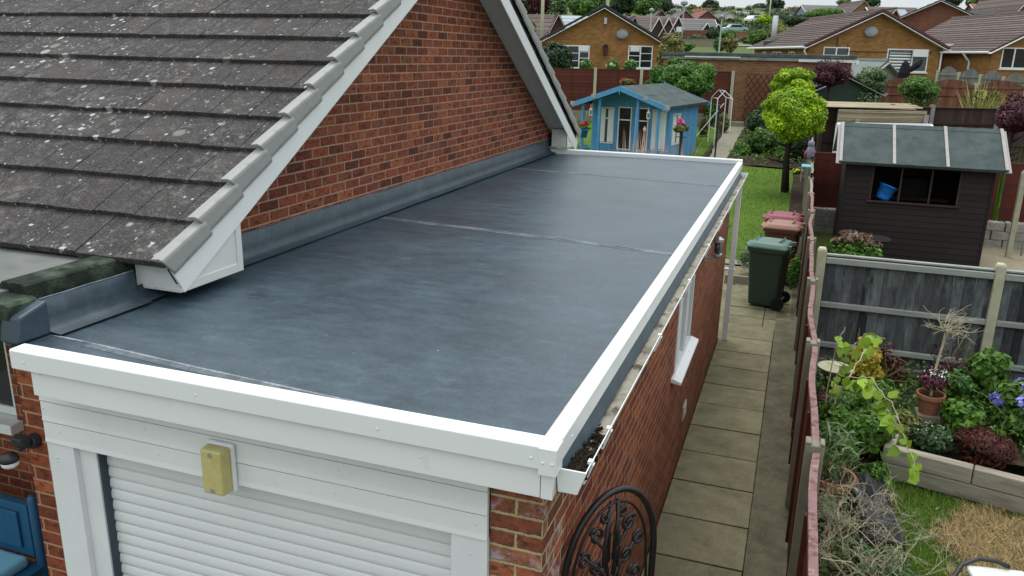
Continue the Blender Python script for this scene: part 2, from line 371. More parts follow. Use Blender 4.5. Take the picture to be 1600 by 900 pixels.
def seam(lo=.46, hi=.70, am=.45):
    k = NT('rubber seam with chalky residue'); o = k.obj()
    f = k.rng(k.noise(o, 4.5, 8., .75), lo, hi, 0., am)
    f = k.math('MULTIPLY', f, k.rng(k.noise(o, 40., 3.), .3, .6, .45, 1.))
    k.set(k.b.inputs['Base Color'], k.mix(f, (.055, .072, .09, 1), (.42, .46, .48, 1))); k.b.inputs['Roughness'].default_value = .55
    return k.m
MT['seam'] = seam(); MT['seam_edge'] = seam(.34, .6, .8)
def leadm():
    k = NT('ribbed grey flashing'); o = k.obj()
    n = k.noise(o, 3., 5.); f = k.rng(n, .3, .7, .75, 1.3)
    c = k.mix(k.rng(k.noise(o, 7., 6., .7), .5, .75, 0., .35), k.scale((.026, .046, .062, 1), f), (.10, .15, .18, 1))
    k.set(k.b.inputs['Base Color'], c); k.b.inputs['Roughness'].default_value = .5
    wv = k.n('TexNoise', Vector=k.obj((1, 1, 1)), Scale=70., Detail=2.).outputs['Fac']
    k.bump(wv, .18, .006)
    return k.m
MT['lead'] = leadm()
def tilem():
    k = NT('concrete roof tile with lichen'); o = k.obj(); a = k.attr()
    f = k.math('MULTIPLY', k.rng(k.noise(o, 5., 8., .72), .3, .7, .66, 1.34), k.rng(a.outputs[0], 0, 1, .84, 1.16))
    c = k.mix(a.outputs[1], (.040, .038, .039, 1), (.054, .047, .045, 1)); c = k.scale(c, f)
    c = k.mix(k.rng(k.noise(o, 85., 5., .8), .50, .66, 0., .6), c, (.20, .19, .18, 1))
    c = k.mix(k.math('MULTIPLY', k.rng(k.noise(o, 13., 8., .8), .50, .68, 0., .65), k.rng(k.noise(o, 1.1, 3.), .38, .62, .15, 1.)), c, (.25, .25, .24, 1))       # sandy grain
    # lichen: round spots, denser in patches and towards the ridge
    patch = k.rng(k.noise(o, 1.3, 3.), .34, .66, 0., 1.)
    wob = k.math('MULTIPLY', k.math('SUBTRACT', k.noise(o, 38., 4.), .5), .75)
    for sc, rad, amt, colr in ((8., .20, .75, (.36, .37, .34, 1)), (15., .25, .85, (.46, .47, .46, 1)), (34., .27, .65, (.38, .39, .38, 1)), (4.5, .15, .55, (.27, .28, .22, 1)), (11., .20, .6, (.22, .22, .16, 1))):
        v = k.n('TexVoronoi', Vector=o, Scale=sc, Randomness=1.)
        sel = k.n('SeparateColor', Color=v.outputs['Color']).outputs[0]
        r = k.math('MULTIPLY', k.math('SUBTRACT', k.math('MULTIPLY', sel, k.rng(patch, 0, 1, 1.0, 1.6)), .8), rad*2.2)
        d = k.math('SUBTRACT', k.math('ADD', r, k.math('MULTIPLY', wob, rad)), v.outputs['Distance'])
        c = k.mix(k.rng(d, -.02, .075, 0., amt), c, colr)
    # dark moss
    c = k.mix(k.rng(k.noise(o, 7.5, 6., .7), .63, .70, 0., .85), c, (.022, .022, .019, 1))
    k.set(k.b.inputs['Base Color'], c); k.b.inputs['Roughness'].default_value = .9; k.b.inputs['Specular IOR Level'].default_value = .2
    k.bump(k.noise(o, 90., 4.), .35, .006)
    return k.m
MT['tile'] = tilem()
def slabm(name, base, dark, lo=.46, hi=.72, am=.75):
    k = NT(name); o = k.obj(); a = k.attr()
    f = k.math('MULTIPLY', k.rng(k.noise(o, 3., 6.), .25, .75, .82, 1.18), k.rng(a.outputs[0], 0, 1, .88, 1.10))
    c = k.scale(base, f); c = k.mix(k.rng(k.noise(o, 2.7, 9., .78), lo, hi, 0., am), c, dark)
    c = k.mix(k.rng(k.noise(o, 90., 3.), .52, .7, 0., .3), c, (.34, .32, .26, 1))
    c = k.mix(k.rng(k.noise(o, 14., 6., .75), .6, .72, 0., .35), c, (.05, .05, .035, 1))
    k.set(k.b.inputs['Base Color'], c); k.b.inputs['Roughness'].default_value = .88; k.b.inputs['Specular IOR Level'].default_value = .2
    k.bump(k.noise(o, 60., 5.), .4, .006); return k.m
MT['slab'] = slabm('algae stained paving', S(126,121,96), S(74,74,54), .42, .68, .75)
MT['strip'] = slabm('dirty concrete strip', S(100,97,78), S(54,55,40), .42, .66, .8)
def grassm(name, c0, c1, c2):
    k = NT(name); o = k.obj()
    c = k.mix(k.rng(k.noise(o, .9, 6.), .3, .7, 0., 1.), c0, c1); c = k.mix(k.rng(k.noise(o, 16., 6.), .5, .75, 0., .6), c, c2)
    c = k.scale(c, k.rng(k.noise(o, 70., 3.), .25, .75, .7, 1.3))
    k.set(k.b.inputs['Base Color'], c); k.b.inputs['Roughness'].default_value = .9; k.b.inputs['Specular IOR Level'].default_value = .15
    k.bump(k.noise(o, 110., 3.), .8, .03); return k.m
MT['lawn'] = grassm('mown lawn', S(74,104,32), S(96,122,44), S(54,80,28))
MT['rough_grass'] = grassm('rough grass', S(72,92,44), S(92,100,56), S(58,72,38))
MT['straw'] = grassm('straw thatch', S(156,138,92), S(142,122,78), S(112,94,60))
MT['leaf_lime'] = LEAF('lime leaf', S(104,142,10), S(162,196,26), .2)
MT['leaf_green'] = LEAF('bright green leaf', S(56,96,26), S(96,136,46), .25)
MT['leaf_mid'] = LEAF('mid green leaf', S(60,96,38), S(98,132,56), .28)
MT['leaf_dark'] = LEAF('dark green leaf', S(32,54,32), S(58,84,46), .2)
MT['leaf_hedge'] = LEAF('hedge leaf', S(38,60,34), S(76,96,52), .15)
MT['leaf_yucca'] = LEAF('variegated leaf', S(120,130,58), S(178,176,104), .2)
MT['leaf_grey'] = LEAF('grey green leaf', S(84,110,72), S(124,148,100), .2)
MT['leaf_purple'] = LEAF('purple leaf', S(56,26,34), S(96,46,56), .2)
MT['leaf_red'] = LEAF('dark red leaf', S(60,28,25), S(92,44,36), .25)
MT['leaf_yellow'] = LEAF('golden leaf', S(150,136,36), S(182,164,58), .25)
MT['leaf_olive'] = LEAF('olive leaf', S(86,92,44), S(128,126,66), .2)
MT['leaf_climber'] = LEAF('pale climber leaf', S(112,146,36), S(146,176,60), .35)
MT['leaf_bronze'] = LEAF('bronze leaf', S(96,76,66), S(128,104,88), .2)
MT['fl_pink'] = LEAF('pink petal', S(210,70,140), S(236,120,180), .2)
MT['fl_red'] = LEAF('red petal', S(170,30,40), S(206,60,60), .2)
MT['fl_violet'] = LEAF('violet petal', S(150,90,190), S(196,130,220), .2)
MT['fl_blue'] = LEAF('blue petal', S(110,110,200), S(150,150,225), .2)
MT['fl_white'] = LEAF('white petal', S(215,215,210), S(235,235,230), .2)
MT['fl_yellow'] = LEAF('yellow petal', S(220,190,30), S(236,210,60), .2)
MT['blade'] = LEAF('grass blade', S(74,110,32), S(122,150,58), .3)
MT['straw_blade'] = LEAF('straw blade', S(136,118,78), S(176,154,110), .2)
MT['fl_buff'] = LEAF('buff plume', S(190,160,140), S(220,190,170), .2)

# ------------------------------------------------------------------ foliage
def nrm(v): return v/np.maximum(np.linalg.norm(v, axis=1, keepdims=True), 1e-9)
class Leaves:
    def __init__(s): s.P, s.N, s.L, s.C, s.As = [], [], [], [], []
    def pts(s, P, N, size, clump, asp=.55):
        n = len(P); s.P.append(P); s.N.append(N); s.L.append(size*rng.uniform(.65, 1.3, n)); s.As.append(np.full(n, asp))
        s.C.append(np.stack([np.clip(clump + rng.normal(0, .18, n), 0, 1), rng.uniform(0, 1, n), rng.uniform(0, 1, n)], 1))
        return s
    def blob(s, c, r, n, size, K=26, lr=.36, asp=.55, flat=0., spread=.5, low=-.55):
        """an uneven crown: leaves on K lumps spread over an ellipsoid"""
        c = np.array(c, float); r = np.array(r if hasattr(r, '__len__') else (r, r, r), float)
        d = nrm(rng.normal(size=(K*3, 3))); d = d[d[:, 2] > low][:K]; K = len(d)
        lc = c + d*r*(1-lr)*rng.uniform(.72, 1.05, (K, 1))
        k = rng.integers(0, K, n); dd = nrm(rng.normal(size=(n, 3)))
        rad = rng.uniform(.35, 1., (n, 1))**.5
        P = lc[k] + dd*r*lr*rad*rng.uniform(.8, 1.2, (K, 1))[k]
        N = nrm(dd*.7 + nrm(P-c)*.6 + np.array([0, 0, .5+flat]) + rng.normal(0, spread, (n, 3)))
        return s.pts(P, N, size, rng.uniform(0, 1, K)[k], asp)
    def build(s, name, mat, parent=None, bend=.12, hexa=False):
        P = np.concatenate(s.P); N = np.concatenate(s.N); L = np.concatenate(s.L)[:, None]; C = np.concatenate(s.C); A = np.concatenate(s.As)[:, None]
        n = len(P); t = nrm(np.cross(N, rng.normal(size=(n, 3)))); b = np.cross(N, t)
        if hexa: Q = [P - t*L*.46, P - t*L*.34 + b*L*.44*A + N*L*bend, P + t*L*.02 + b*L*.5*A + N*L*bend*.8, P + t*L*.54 - N*L*bend*.6, P + t*L*.02 - b*L*.5*A + N*L*bend*.8, P - t*L*.34 - b*L*.44*A + N*L*bend]
        else: Q = [P - t*L*.5, P + b*L*.5*A + N*L*bend, P + t*L*.5, P - b*L*.5*A + N*L*bend]
        k = len(Q); V = np.stack(Q, 1).reshape(-1, 3)
        me = bpy.data.meshes.new(name); me.vertices.add(k*n); me.vertices.foreach_set('co', V.astype(np.float32).ravel())
        me.loops.add(k*n); me.loops.foreach_set('vertex_index', np.arange(k*n, dtype=np.int32))
        me.polygons.add(n); me.polygons.foreach_set('loop_start', np.arange(0, k*n, k, dtype=np.int32)); me.update(calc_edges=True)
        ca = me.color_attributes.new('rnd', 'FLOAT_COLOR', 'CORNER')
        cc = np.concatenate([np.repeat(C, k, axis=0), np.ones((k*n, 1))], 1)
        ca.data.foreach_set('color', cc.astype(np.float32).ravel()); me.materials.append(mat)
        o = bpy.data.objects.new(name, me); COL.objects.link(o)
        if parent is not None: o.parent = parent
        return o
def blades(name, P, h, wd, mat, parent=None, lean=.35):
    """upright tapering blades: P Nx3"""
    n = len(P); a = rng.uniform(0, 6.28, n); d = np.stack([np.cos(a), np.sin(a), np.zeros(n)], 1)
    b = np.stack([-d[:,1], d[:,0], d[:,2]], 1); H = (h*rng.uniform(.5, 1.2, n))[:, None]
    l = rng.normal(0, lean, (n, 1))
    V = np.stack([P-b*wd/2, P+b*wd/2, P+d*l*H+np.array([0,0,1])*H], 1).reshape(-1, 3)
    me = bpy.data.meshes.new(name); me.vertices.add(3*n); me.vertices.foreach_set('co', V.astype(np.float32).ravel())
    me.loops.add(3*n); me.loops.foreach_set('vertex_index', np.arange(3*n, dtype=np.int32))
    me.polygons.add(n); me.polygons.foreach_set('loop_start', np.arange(0, 3*n, 3, dtype=np.int32)); me.update(calc_edges=True)
    ca = me.color_attributes.new('rnd', 'FLOAT_COLOR', 'CORNER')
    c = np.concatenate([rng.uniform(0, 1, (n, 3)), np.ones((n, 1))], 1)
    ca.data.foreach_set('color', np.repeat(c, 3, axis=0).astype(np.float32).ravel()); me.materials.append(mat)
    o = bpy.data.objects.new(name, me); COL.objects.link(o)
    if parent is not None: o.parent = parent
    return o
def limbs(mb, base, top, r, spreads, n=6, seg=6):
    base, top = Vector(base), Vector(top)
    mid = base.lerp(top, .5) + Vector((random.uniform(-.1,.1), random.uniform(-.1,.1), 0))*(top-base).length*.3
    mb.tube([base, mid, top], [r, r*.75, r*.5], seg)
    for i in range(n):
        t = random.uniform(.45, 1); p = base.lerp(top, t)
        a = random.uniform(0, 6.28); e = p + Vector((math.cos(a)*spreads[0], math.sin(a)*spreads[1], spreads[2]*random.uniform(.3, 1)))*random.uniform(.6, 1)
        mb.tube([p, p.lerp(e, .5)+Vector((0,0,-.05*spreads[2])), e], [r*.4, r*.25, r*.1], 5)
def shrub(name, label, cat, loc, r, h, n, leaf, mat, K=24, lr=.4, group=None, asp=.55, trunk=True, z0=.45, tr=None, flowers=None, core=True):
    t = thing(name, label, cat, loc, 0, group)
    if trunk:
        mb = MB(); rr = tr or max(.02, r*.05)
        limbs(mb, (0,0,-.05), (0,0,h*z0+.1), rr, (r*.7, r*.7, h*.35), 7); mb.build('trunk', MT['bark'], t, smooth=True)
    lv = Leaves(); lv.blob((0, 0, h*z0 + h*(1-z0)*.5), (r, r, h*(1-z0)*.55 if z0 > .3 else h*.55), n, leaf, K, lr, asp)
    if core: lv.blob((0, 0, h*z0 + h*(1-z0)*.45), (r*.6, r*.6, h*(1-z0)*.4 if z0 > .3 else h*.4), n//4, leaf*1.6, 10, .5, .8)
    lv.build('crown' if trunk and z0 > .3 else 'foliage', mat, t)
    if flowers:
        fm, fn, fs = flowers; fl = Leaves(); fl.blob((0, 0, h*z0+h*(1-z0)*.55), (r*1.02, r*1.02, h*(1-z0)*.6), fn, fs, 12, .3, .9, low=0); fl.build('blossoms', MT[fm], t)
    return t

# ------------------------------------------------------------------ ground
def terrain():
    mb = MB(); ds = [-80, 16.3, 33.3, 42, 60, 130, 150, 200, 260, 330, 1500]; us = [-1200, -200, -60, -20, 0, 20, 60, 200, 1200]
    vs = [W(u, d, ghD(d)-.06) for d in ds for u in us]; n = len(us)
    mb.add(vs, [(i*n+j, i*n+j+1, (i+1)*n+j+1, (i+1)*n+j) for i in range(len(ds)-1) for j in range(n-1)])
    structure(mb.build('ground', MT['rough_grass']))
terrain()
def sheet(name, x0, x1, y0, y1, off, mat, step=.5, edge=None, kind='structure', rough=0.):
    nx = max(1, int((x1-x0)/step)); ny = max(1, int((y1-y0)/step)); mb = MB(); vs = []
    for j in range(ny+1):
        for i in range(nx+1):
            x = x0+(x1-x0)*i/nx; y = y0+(y1-y0)*j/ny
            if edge: x, y = edge(x, y)
            vs.append((x, y, gh(x, y)+off+random.uniform(-rough, rough)))
    mb.add(vs, [(j*(nx+1)+i, j*(nx+1)+i+1, (j+1)*(nx+1)+i+1, (j+1)*(nx+1)+i) for j in range(ny) for i in range(nx)])
    o = mb.build(name, mat, smooth=True); o['kind'] = kind; return o
sheet('driveway', -8, .0, -9, -3.0, -.03, MT['asphalt'], 3.)
sheet('subsoil', -.05, 1.5, -8, 10.4, -.045, MT['soil'], 1.)
sheet('concrete_strip', .742, 1.12, -8, 9.4, -.012, MT['strip'], .25, rough=.003)
def path():
    mb = MB(); p = .6196; ys = [p*k for k in range(-12, 10)]
    for y in ys:
        mb.rnd(); j = random.uniform(-.002, .002); t = random.uniform(-.004, .004)
        x0 = .012; x1 = .735 + random.uniform(-.004, .003)
        M = Matrix.Rotation(t, 4, 'Y'); mb.box(x0, x1, y+.009, y+p-.009, -.05, j, M)
    for k in range(9):      # older rougher slabs further on
        mb.rnd(.0, .9); y = p*10 + k*.46
        mb.box(.0, .56, y+.006, y+.45, -.05, random.uniform(-.012, -.002)); mb.rnd(.2, .9); mb.box(.57, .95, y+.006, y+.45, -.05, random.uniform(-.014, -.004))
    structure(mb.build('path', MT['slab'], bevel=.004))
path()
sheet('patio', -6, .3, 5.5, 10.0, -.03, MT['slab'], 1.)
sheet('patio_edge', -6, .25, 9.9, 10.35, .0, MT['concrete'], .5)
sheet('lawn', -9, .72, 10.3, 20.1, .0, MT['lawn'], .5)
sheet('lawn', -12, -2.05, 20.1, 27.2, .0, MT['lawn'], .5)
sheet('garden_path', -1.95, -1.33, 20.3, 28.3, .02, MT['concrete'], .5, edge=lambda x, y: (x + (.06 if y < 22 else 0), y))
sheet('flower_bed', -1.33, 1.3, 20.1, 28.8, .03, MT['soil'], .4, rough=.05)
sheet('flower_bed', -2.1, -1.97, 20.2, 28, .03, MT['soil'], .4, rough=.03)
sheet('flower_bed', .72, 1.1, 9.5, 20.1, .02, MT['soil'], .3, rough=.03)
# neighbour's side
sheet('neighbour_lawn', 1.9, 8.0, -6, 2.2, -.03, MT['rough_grass'], .4, rough=.012)
sheet('border_soil', 1.1, 1.9, -6, 2.3, -.02, MT['soil'], .3, rough=.02)
sheet('gravel_path', 4.3, 9, 11.0, 16, .03, MT['gravel'], .5)
sheet('paved_edge', 3.6, 9, 9.6, 11.2, .03, MT['concrete'], .8)
sheet('neighbour_ground', 1.15, 12, 4.5, 9.6, -.02, MT['soil'], .6, rough=.03)
sheet('neighbour_garden', 1.3, 14, 14, 24, .02, MT['soil'], 1., rough=.05)

# ------------------------------------------------------------------ house next to the garage
HX = -2.63; PI30 = R(30); YE, ZE, YR = -2.33, 2.67, 1.93
cs, sn = math.cos(PI30), math.sin(PI30)
MF = Matrix(((1,0,0),(0,cs,sn),(0,-sn,cs))).transposed().to_4x4(); MF.translation = (0, YE, ZE)
MRr = Matrix(((-1,0,0),(0,-cs,sn),(0,sn,cs))).transposed().to_4x4(); MRr.translation = (0, 2*YR-YE, ZE)
SL = (YR-YE)/cs
house = thing('house', 'brick house with a lichen spotted brown tiled roof beside the grey flat roof', 'house', (0,0,0))
def zs(y, n=0): # underside line of the roof at y, offset n along the normal
    yy = y if y <= YR else 2*YR-y
    return ZE + (yy-YE)*sn/cs + n/cs
mb = MB(); poly = [(0,-1.9,-.05),(0,5.9,-.05),(0,5.9,zs(5.9,-.1)),(0,YR,zs(YR,-.1)),(0,-1.9,zs(-1.9,-.1))]
mb.prism(poly, (HX-.25,0,0), (HX,0,0)); mb.build('gable_wall', MT['brick'], house)
mb = MB(); mb.box(-9, -4.75, -1.9, -1.65, -.05, 2.6); mb.box(-4.75, HX-.25, -1.9, -1.65, -.05, 1.2); mb.box(-4.2, HX-.25, -1.9, -1.65, 1.2, 2.6); mb.box(-4.75,-4.2,-1.9,-1.65,2.2,2.6)
mb.build('front_wall', MT['brick_side'], house)
mb = MB(); mb.box(-4.8, -4.2, -1.87, -1.82, 1.24, 1.3); mb.box(-4.26, -4.2, -1.87, -1.82, 1.3, 2.2); mb.box(-4.75, -4.26, -1.87, -1.82, 2.14, 2.2); mb.box(-4.8,-4.15,-2.0,-1.84,1.16,1.235)
wf = mb.build('front_window', MT['upvc'], house, bevel=.006); mb = MB(); mb.box(-4.8, -4.26, -1.85, -1.845, 1.3, 2.14); mb.build('pane', MT['glass'], wf)
def roof_tiles(M, name, side):
    mb = MB(); k = 0
    for i in range(15):
        s0 = i*.345; wx = .305; x = -2.425 if side > 0 else 2.425; first = True
        while (x > -8.6) if side > 0 else (x < 8.6):
            wd = wx*.5 if (first and i % 2) else wx; first = False
            xa, xb = (x-wd+.0025, x-.0025) if side > 0 else (x+.0025, x+wd-.0025)
            mb.rnd(); dz = random.uniform(-.003, .003); ds = random.uniform(-.005, .005); tw = random.uniform(-.002, .002)
            L = min(.42, SL-s0+.02); vs = []
            for (n0, n1) in ((-.044, -.066), (0, -.040)):
                vs += [(xa, s0+ds, n0+dz), (xb, s0+ds, n0+dz+tw), (xb, s0+L, n1), (xa, s0+L, n1)]
            vs = [M @ Vector(p) for p in vs]
            mb.add(vs, [(3,2,1,0),(4,5,6,7),(0,1,5,4),(1,2,6,5),(2,3,7,6),(3,0,4,7)])
            x += -wd if side > 0 else wd
    return mb.build(name, MT['tile'], house, bevel=.004)
roof_tiles(MF, 'roof_slope', 1); roof_tiles(MRr, 'roof_slope', -1)
mb = MB()
for i in range(13):
    x1 = -2.40-i*.45; mb.rnd(); mb.prism([(0, YR+.13*math.cos(a), zs(YR)-.06+.12*math.sin(a)) for a in np.linspace(0, math.pi, 8)], (x1-.445,0,0), (x1,0,0))
mb.build('ridge', MT['tile'], house)
# underlay, soffits, boards, verge units
for M, sg in ((MF, 1), (MRr, -1)):
    X = lambda a, b: (a, b) if sg > 0 else (-b, -a)
    mb = MB(); mb.box(*X(-8.6, -2.66), .02, SL, -.10, -.055, M); mb.build('underlay', MT['blackp'], house)
    mb = MB(); mb.box(*X(-2.632, -2.35), .30, SL-.05, -.215, -.20, M); mb.build('soffit', MT['upvc_old'], house)
    mb = MB(); mb.box(*X(-2.41, -2.392), .0, SL+.01, *((-.225, -.05) if sg > 0 else (-.30, -.155)), M); mb.build('bargeboard', MT['upvc'], house, bevel=.003)
    mb = MB(); mb.box(*X(-2.40, -2.376), .0, SL, -.05, -.028, M); mb.box(*X(-2.42, -2.405), .0, SL, -.16, -.05, M); mb.build('undercloak_shade', MT['blackp'], house)  # black strip also paints the shaded gap below the verge caps
    proto = None
    for i in range(15):
        if proto is None:
            mb = MB(); L0, L1 = -.035, .35
            pr = [(-2.442, .004), (-2.442, .020), (-2.388, .026), (-2.370, .016), (-2.366, 0), (-2.364, -.085), (-2.372, -.112), (-2.380, -.112), (-2.378, 0)]
            pr = [(x if sg > 0 else -x, z) for x, z in pr]
            if sg < 0: pr = pr[::-1]
            n0 = len(pr); va = [(x*1.002, L0+(.03 if z < -.06 else .012 if z < -.03 else 0), z+.034) for x, z in pr]; vb = [(x*.9985, L1-.005, z-.014+(.028 if z < -.06 else 0)) for x, z in pr]
            mb.add(va+vb, [tuple(range(n0)), tuple(range(n0, 2*n0))[::-1]]+[(n0+i, n0+(i+1) % n0, (i+1) % n0, i) for i in range(n0)])
            o = mb.build('verge_cap', MT['verge'], house, bevel=.006); proto = o
        else: o = proto.copy(); COL.objects.link(o)
        o.parent = house; Mi = M @ Matrix.Translation((0, i*.345, 0)); o.location = Mi.translation; o.rotation_euler = Mi.to_euler()
# boxed eaves ends
for sg in (1, -1):
    Y = (lambda y: y) if sg > 0 else (lambda y: 2*YR-y)
    ya, yb, zb = -2.205, -1.70, 2.487 if sg > 0 else 2.515
    mb = MB(); pts = [(ya, zb), (yb, zb+.005), (yb, zs(yb, -.235)), (ya, zs(ya, -.16))]
    mb.prism([(0, Y(y), z) for y, z in pts][::sg], (-2.418,0,0), (-2.404,0,0))
    mb.prism([(0, Y(ya-.0), zb-.004), (0, Y(ya-.03), zb-.004), (0, Y(ya-.03), zs(ya, -.075)), (0, Y(ya), zs(ya, -.075))][::-sg], (-2.71,0,0), (-2.393,0,0))
    mb.box(-2.405, -2.396, *sorted((Y(yb-.05), Y(yb+.0))), zb-.008, zs(yb, -.235)+.02)
    mb.box(-2.405, -2.397, *sorted((Y(ya), Y(yb-.05))), zb-.008, zb+.045)
    mb.box(-2.71, -2.405, *sorted((Y(ya-.028), Y(yb))), zb-.012, zb-.004)
    mb.box(-2.632, -2.405, *sorted((Y(yb), Y(yb-.012))), zb, zs(yb, -.235))
    mb.build('box_end', MT['upvc_old'] , house, bevel=.003)
for o in list(house.children):
    if o.name.split('.')[0] in ('roof_slope', 'verge_cap', 'bargeboard', 'undercloak_shade', 'box_end'): o.location.x += .06
# flat felted canopy roof at the front of the house
mb = MB(); mb.box(-8.6, -2.79, -3.02, -1.75, 2.50, 2.622); mb.build('canopy_roof', MT['felt_dull'], house)
mb = MB()
mb.prism([(-2.86,0,2.5),(-2.672,0,2.5),(-2.680,0,2.650),(-2.692,0,2.660),(-2.83,0,2.662),(-2.86,0,2.63)][::-1], (0,-2.90,0), (0,-1.9,0))
mb.prism([(-8.6,0,2.44),(-2.60,0,2.44),(-2.60,0,2.60),(-2.625,0,2.612),(-8.6,0,2.612)][::-1], (0,-3.065,0), (0,-2.903,0))
mb.build('canopy_kerb', MT['felt_old'], house, bevel=.003)
mb = MB(); mb.box(-8.6, -2.74, -3.095, -3.07, 2.47, 2.585); mb.box(-8.6, -2.75, -3.068, -1.9, 2.46, 2.475); mb.build('canopy_fascia', MT['upvc'], house, bevel=.005)

# ------------------------------------------------------------------ garage
G = thing('garage', 'flat roofed brick garage with new grey rubber roof and white edge trim', 'garage', (0,0,0))
H = 2.446; YF, YB, XR, XL = -3.17, 5.6825, .0906, -2.50
PH = rng.uniform(0, 6.28, 8)
def mz(x, y):
    z = 2.418 + .004*math.sin(x*2.1+PH[0]+.5*math.sin(y+PH[1])) + .003*math.sin(y*1.7+x+PH[2]) + .0015*math.sin(y*5.+PH[3]+x*2)
    for ys, sl in ((.08, -.123), (1.83, -.05), (3.56, -.11)):      # laps between sheets
        z += .0018/(1+math.exp((y-(ys+sl*x))*40))
    return z
def membrane():
    x0, x1, y0, y1 = HX+.02, .05, -3.09, 5.64; nx, ny = 40, 110; vs = []
    for j in range(ny+1):
        for i in range(nx+1):
            x = x0+(x1-x0)*i/nx; y = y0+(y1-y0)*j/ny
            z = mz(x, y)
            vs.append((x, y, z))
    mb = MB(); mb.add(vs, [(j*(nx+1)+i, j*(nx+1)+i+1, (j+1)*(nx+1)+i+1, (j+1)*(nx+1)+i) for j in range(ny) for i in range(nx)])
    return mb.build('membrane', MT['rubber_roof'], G, smooth=True)
mem = membrane()
def seam_strip(pts, wd, z, mat, parent, nm='seam'):
    mb = MB()
    fine = [(a[0]+(b[0]-a[0])*k/8, a[1]+(b[1]-a[1])*k/8) for a, b in zip(pts, pts[1:]) for k in range(8)]+[pts[-1]]
    for (a, b) in zip(fine, fine[1:]):
        a, b = Vector((*a, mz(*a)+z)), Vector((*b, mz(*b)+z)); d = (b-a).normalized(); s = Vector((-d.y, d.x, 0))*wd/2
        mb.add([a-s, b-s, b+s, a+s, a-s+Vector((0,0,-.006)), b-s+Vector((0,0,-.006)), b+s+Vector((0,0,-.006)), a+s+Vector((0,0,-.006))], [(0,1,2,3),(0,4,5,1),(2,6,7,3)])
    return mb.build(nm, mat, parent)
ln = lambda ys, sl, x0, x1, n=12, j=.006: [(x0+(x1-x0)*i/n, ys+sl*(x0+(x1-x0)*i/n)+random.uniform(-j, j)) for i in range(n+1)]
for ys, sl in ((.08, -.123), (3.56, -.11)):
    seam_strip(ln(ys, sl, -2.5, .02), .012, .0030, MT['seam_edge'], mem); seam_strip(ln(ys-.045, sl, -2.5, .02), .045, .0018, MT['seam'], mem)
fs = [(-2.54,-2.90),(-2.3,-2.915),(-2.0,-2.945),(-1.62,-2.985),(-1.3,-3.01),(-.9,-3.035),(-.5,-3.05),(-.1,-3.06)]
seam_strip(fs, .012, .0032, MT['seam_edge'], mem); seam_strip([(x, y-.026) for x, y in fs[1:]], .042, .002, MT['seam'], mem)
# lead coloured upstand along the house and the canopy kerb
def upstand(y0, y1, top, nm='flashing', x=HX):
    mb = MB(); n = max(2, int((y1-y0)/.3)); prof = [(0, top), (.012, top-.004), (.016, 2.50), (.028, 2.455), (.06, 2.436), (.12, 2.431)]
    vs = []
    for j in range(n+1):
        y = y0+(y1-y0)*j/n; w_ = random.uniform(-.004, .004)
        vs += [(x+.004+a, y, z+(w_ if z > 2.5 else w_*.3)) for a, z in prof]
    m_ = len(prof); mb.add(vs, [(j*m_+i, j*m_+i+1, (j+1)*m_+i+1, (j+1)*m_+i) for j in range(n) for i in range(m_-1)])
    o = mb.build(nm, MT['lead'], G, smooth=True)
    mb = MB(); mb.tube([(x+.010, y0+(y1-y0)*j/(n*2), top+.002+random.uniform(-.003,.003)) for j in range(n*2+1)], [random.uniform(.003,.006) for _ in range(n*2+1)], 5)
    mb.build('sealant', MT['seam'], o)
upstand(-1.72, 5.92, 2.605)
upstand(-2.90, -2.30, 2.592, x=HX+.02)
upstand(-2.31, -1.70, 2.485, x=HX+.0)
mb = MB(); mb.prism([(0,-3.09,2.43),(0,-2.90,2.43),(0,-2.90,2.60),(0,-3.06,2.555)][::-1], (-2.66,0,0), (-2.545,0,0)); mb.build('flashing', MT['lead'], G, bevel=.012)
mb = MB(); mb.box(-2.6, -2.53, -3.075, -2.6, 2.40, 2.424); mb.build('flashing', MT['lead'], G)
# edge trims
def screw(mb, p, d):
    d = Vector(d); mb.tube([Vector(p), Vector(p)+d*.004], [.007, .005], 8)
mb = MB(); mb.prism([(0,YF,2.355),(0,YF,2.441),(0,YF+.006,2.447),(0,-3.088,2.449),(0,-3.075,2.432),(0,-3.075,2.41),(0,YF+.02,2.41),(0,YF+.02,2.355)], (XL,0,0), (XR-.001,0,0))
for x in (-2.42, -1.47, -.62, .0): screw(mb, (x, YF, 2.395), (0,-1,0))
mb.build('front_trim', MT['upvc'], G, bevel=.003)
mb = MB(); mb.prism([(XR,0,2.355),(XR,0,2.441),(XR-.006,0,2.447),(.028,0,2.449),(.014,0,2.432),(.014,0,2.41),(XR-.02,0,2.41),(XR-.02,0,2.355)][::-1], (0,-3.074,0), (0,YB-.001,0))
for y in (-2.95, -2.0, -.8, .4, 1.6, 2.8, 4.0, 5.1): screw(mb, (XR, y, 2.395), (1,0,0))
mb.build('side_trim', MT['upvc'], G, bevel=.003)
mb = MB(); mb.prism([(0,YB,2.355),(0,YB,2.476),(0,YB-.005,2.482),(0,YB-.055,2.482),(0,YB-.065,2.47),(0,YB-.065,2.41)][::-1], (HX+.02,0,0), (XR-.003,0,0)); mb.build('rear_trim', MT['upvc'], G, bevel=.002)
mb = MB(); mb.box(.028, XR+.004, YF-.004, YF+.03, 2.335, 2.4415); mb.box(XR-.03, XR+.0035, YF+.03, YF+.085, 2.335, 2.4415)
for x in (.045, .08): screw(mb, (x, YF-.004, 2.385), (0,-1,0))
mb.build('corner_cover', MT['upvc'], G, bevel=.003)
mb = MB(); mb.box(-2.413, .03, YF+.022, YF+.04, 2.228, 2.375); mb.box(.033, .078, YF+.021, YF+.041, 2.226, 2.372); mb.box(.060, .077, YF+.041, YB-.2, 2.228, 2.37)
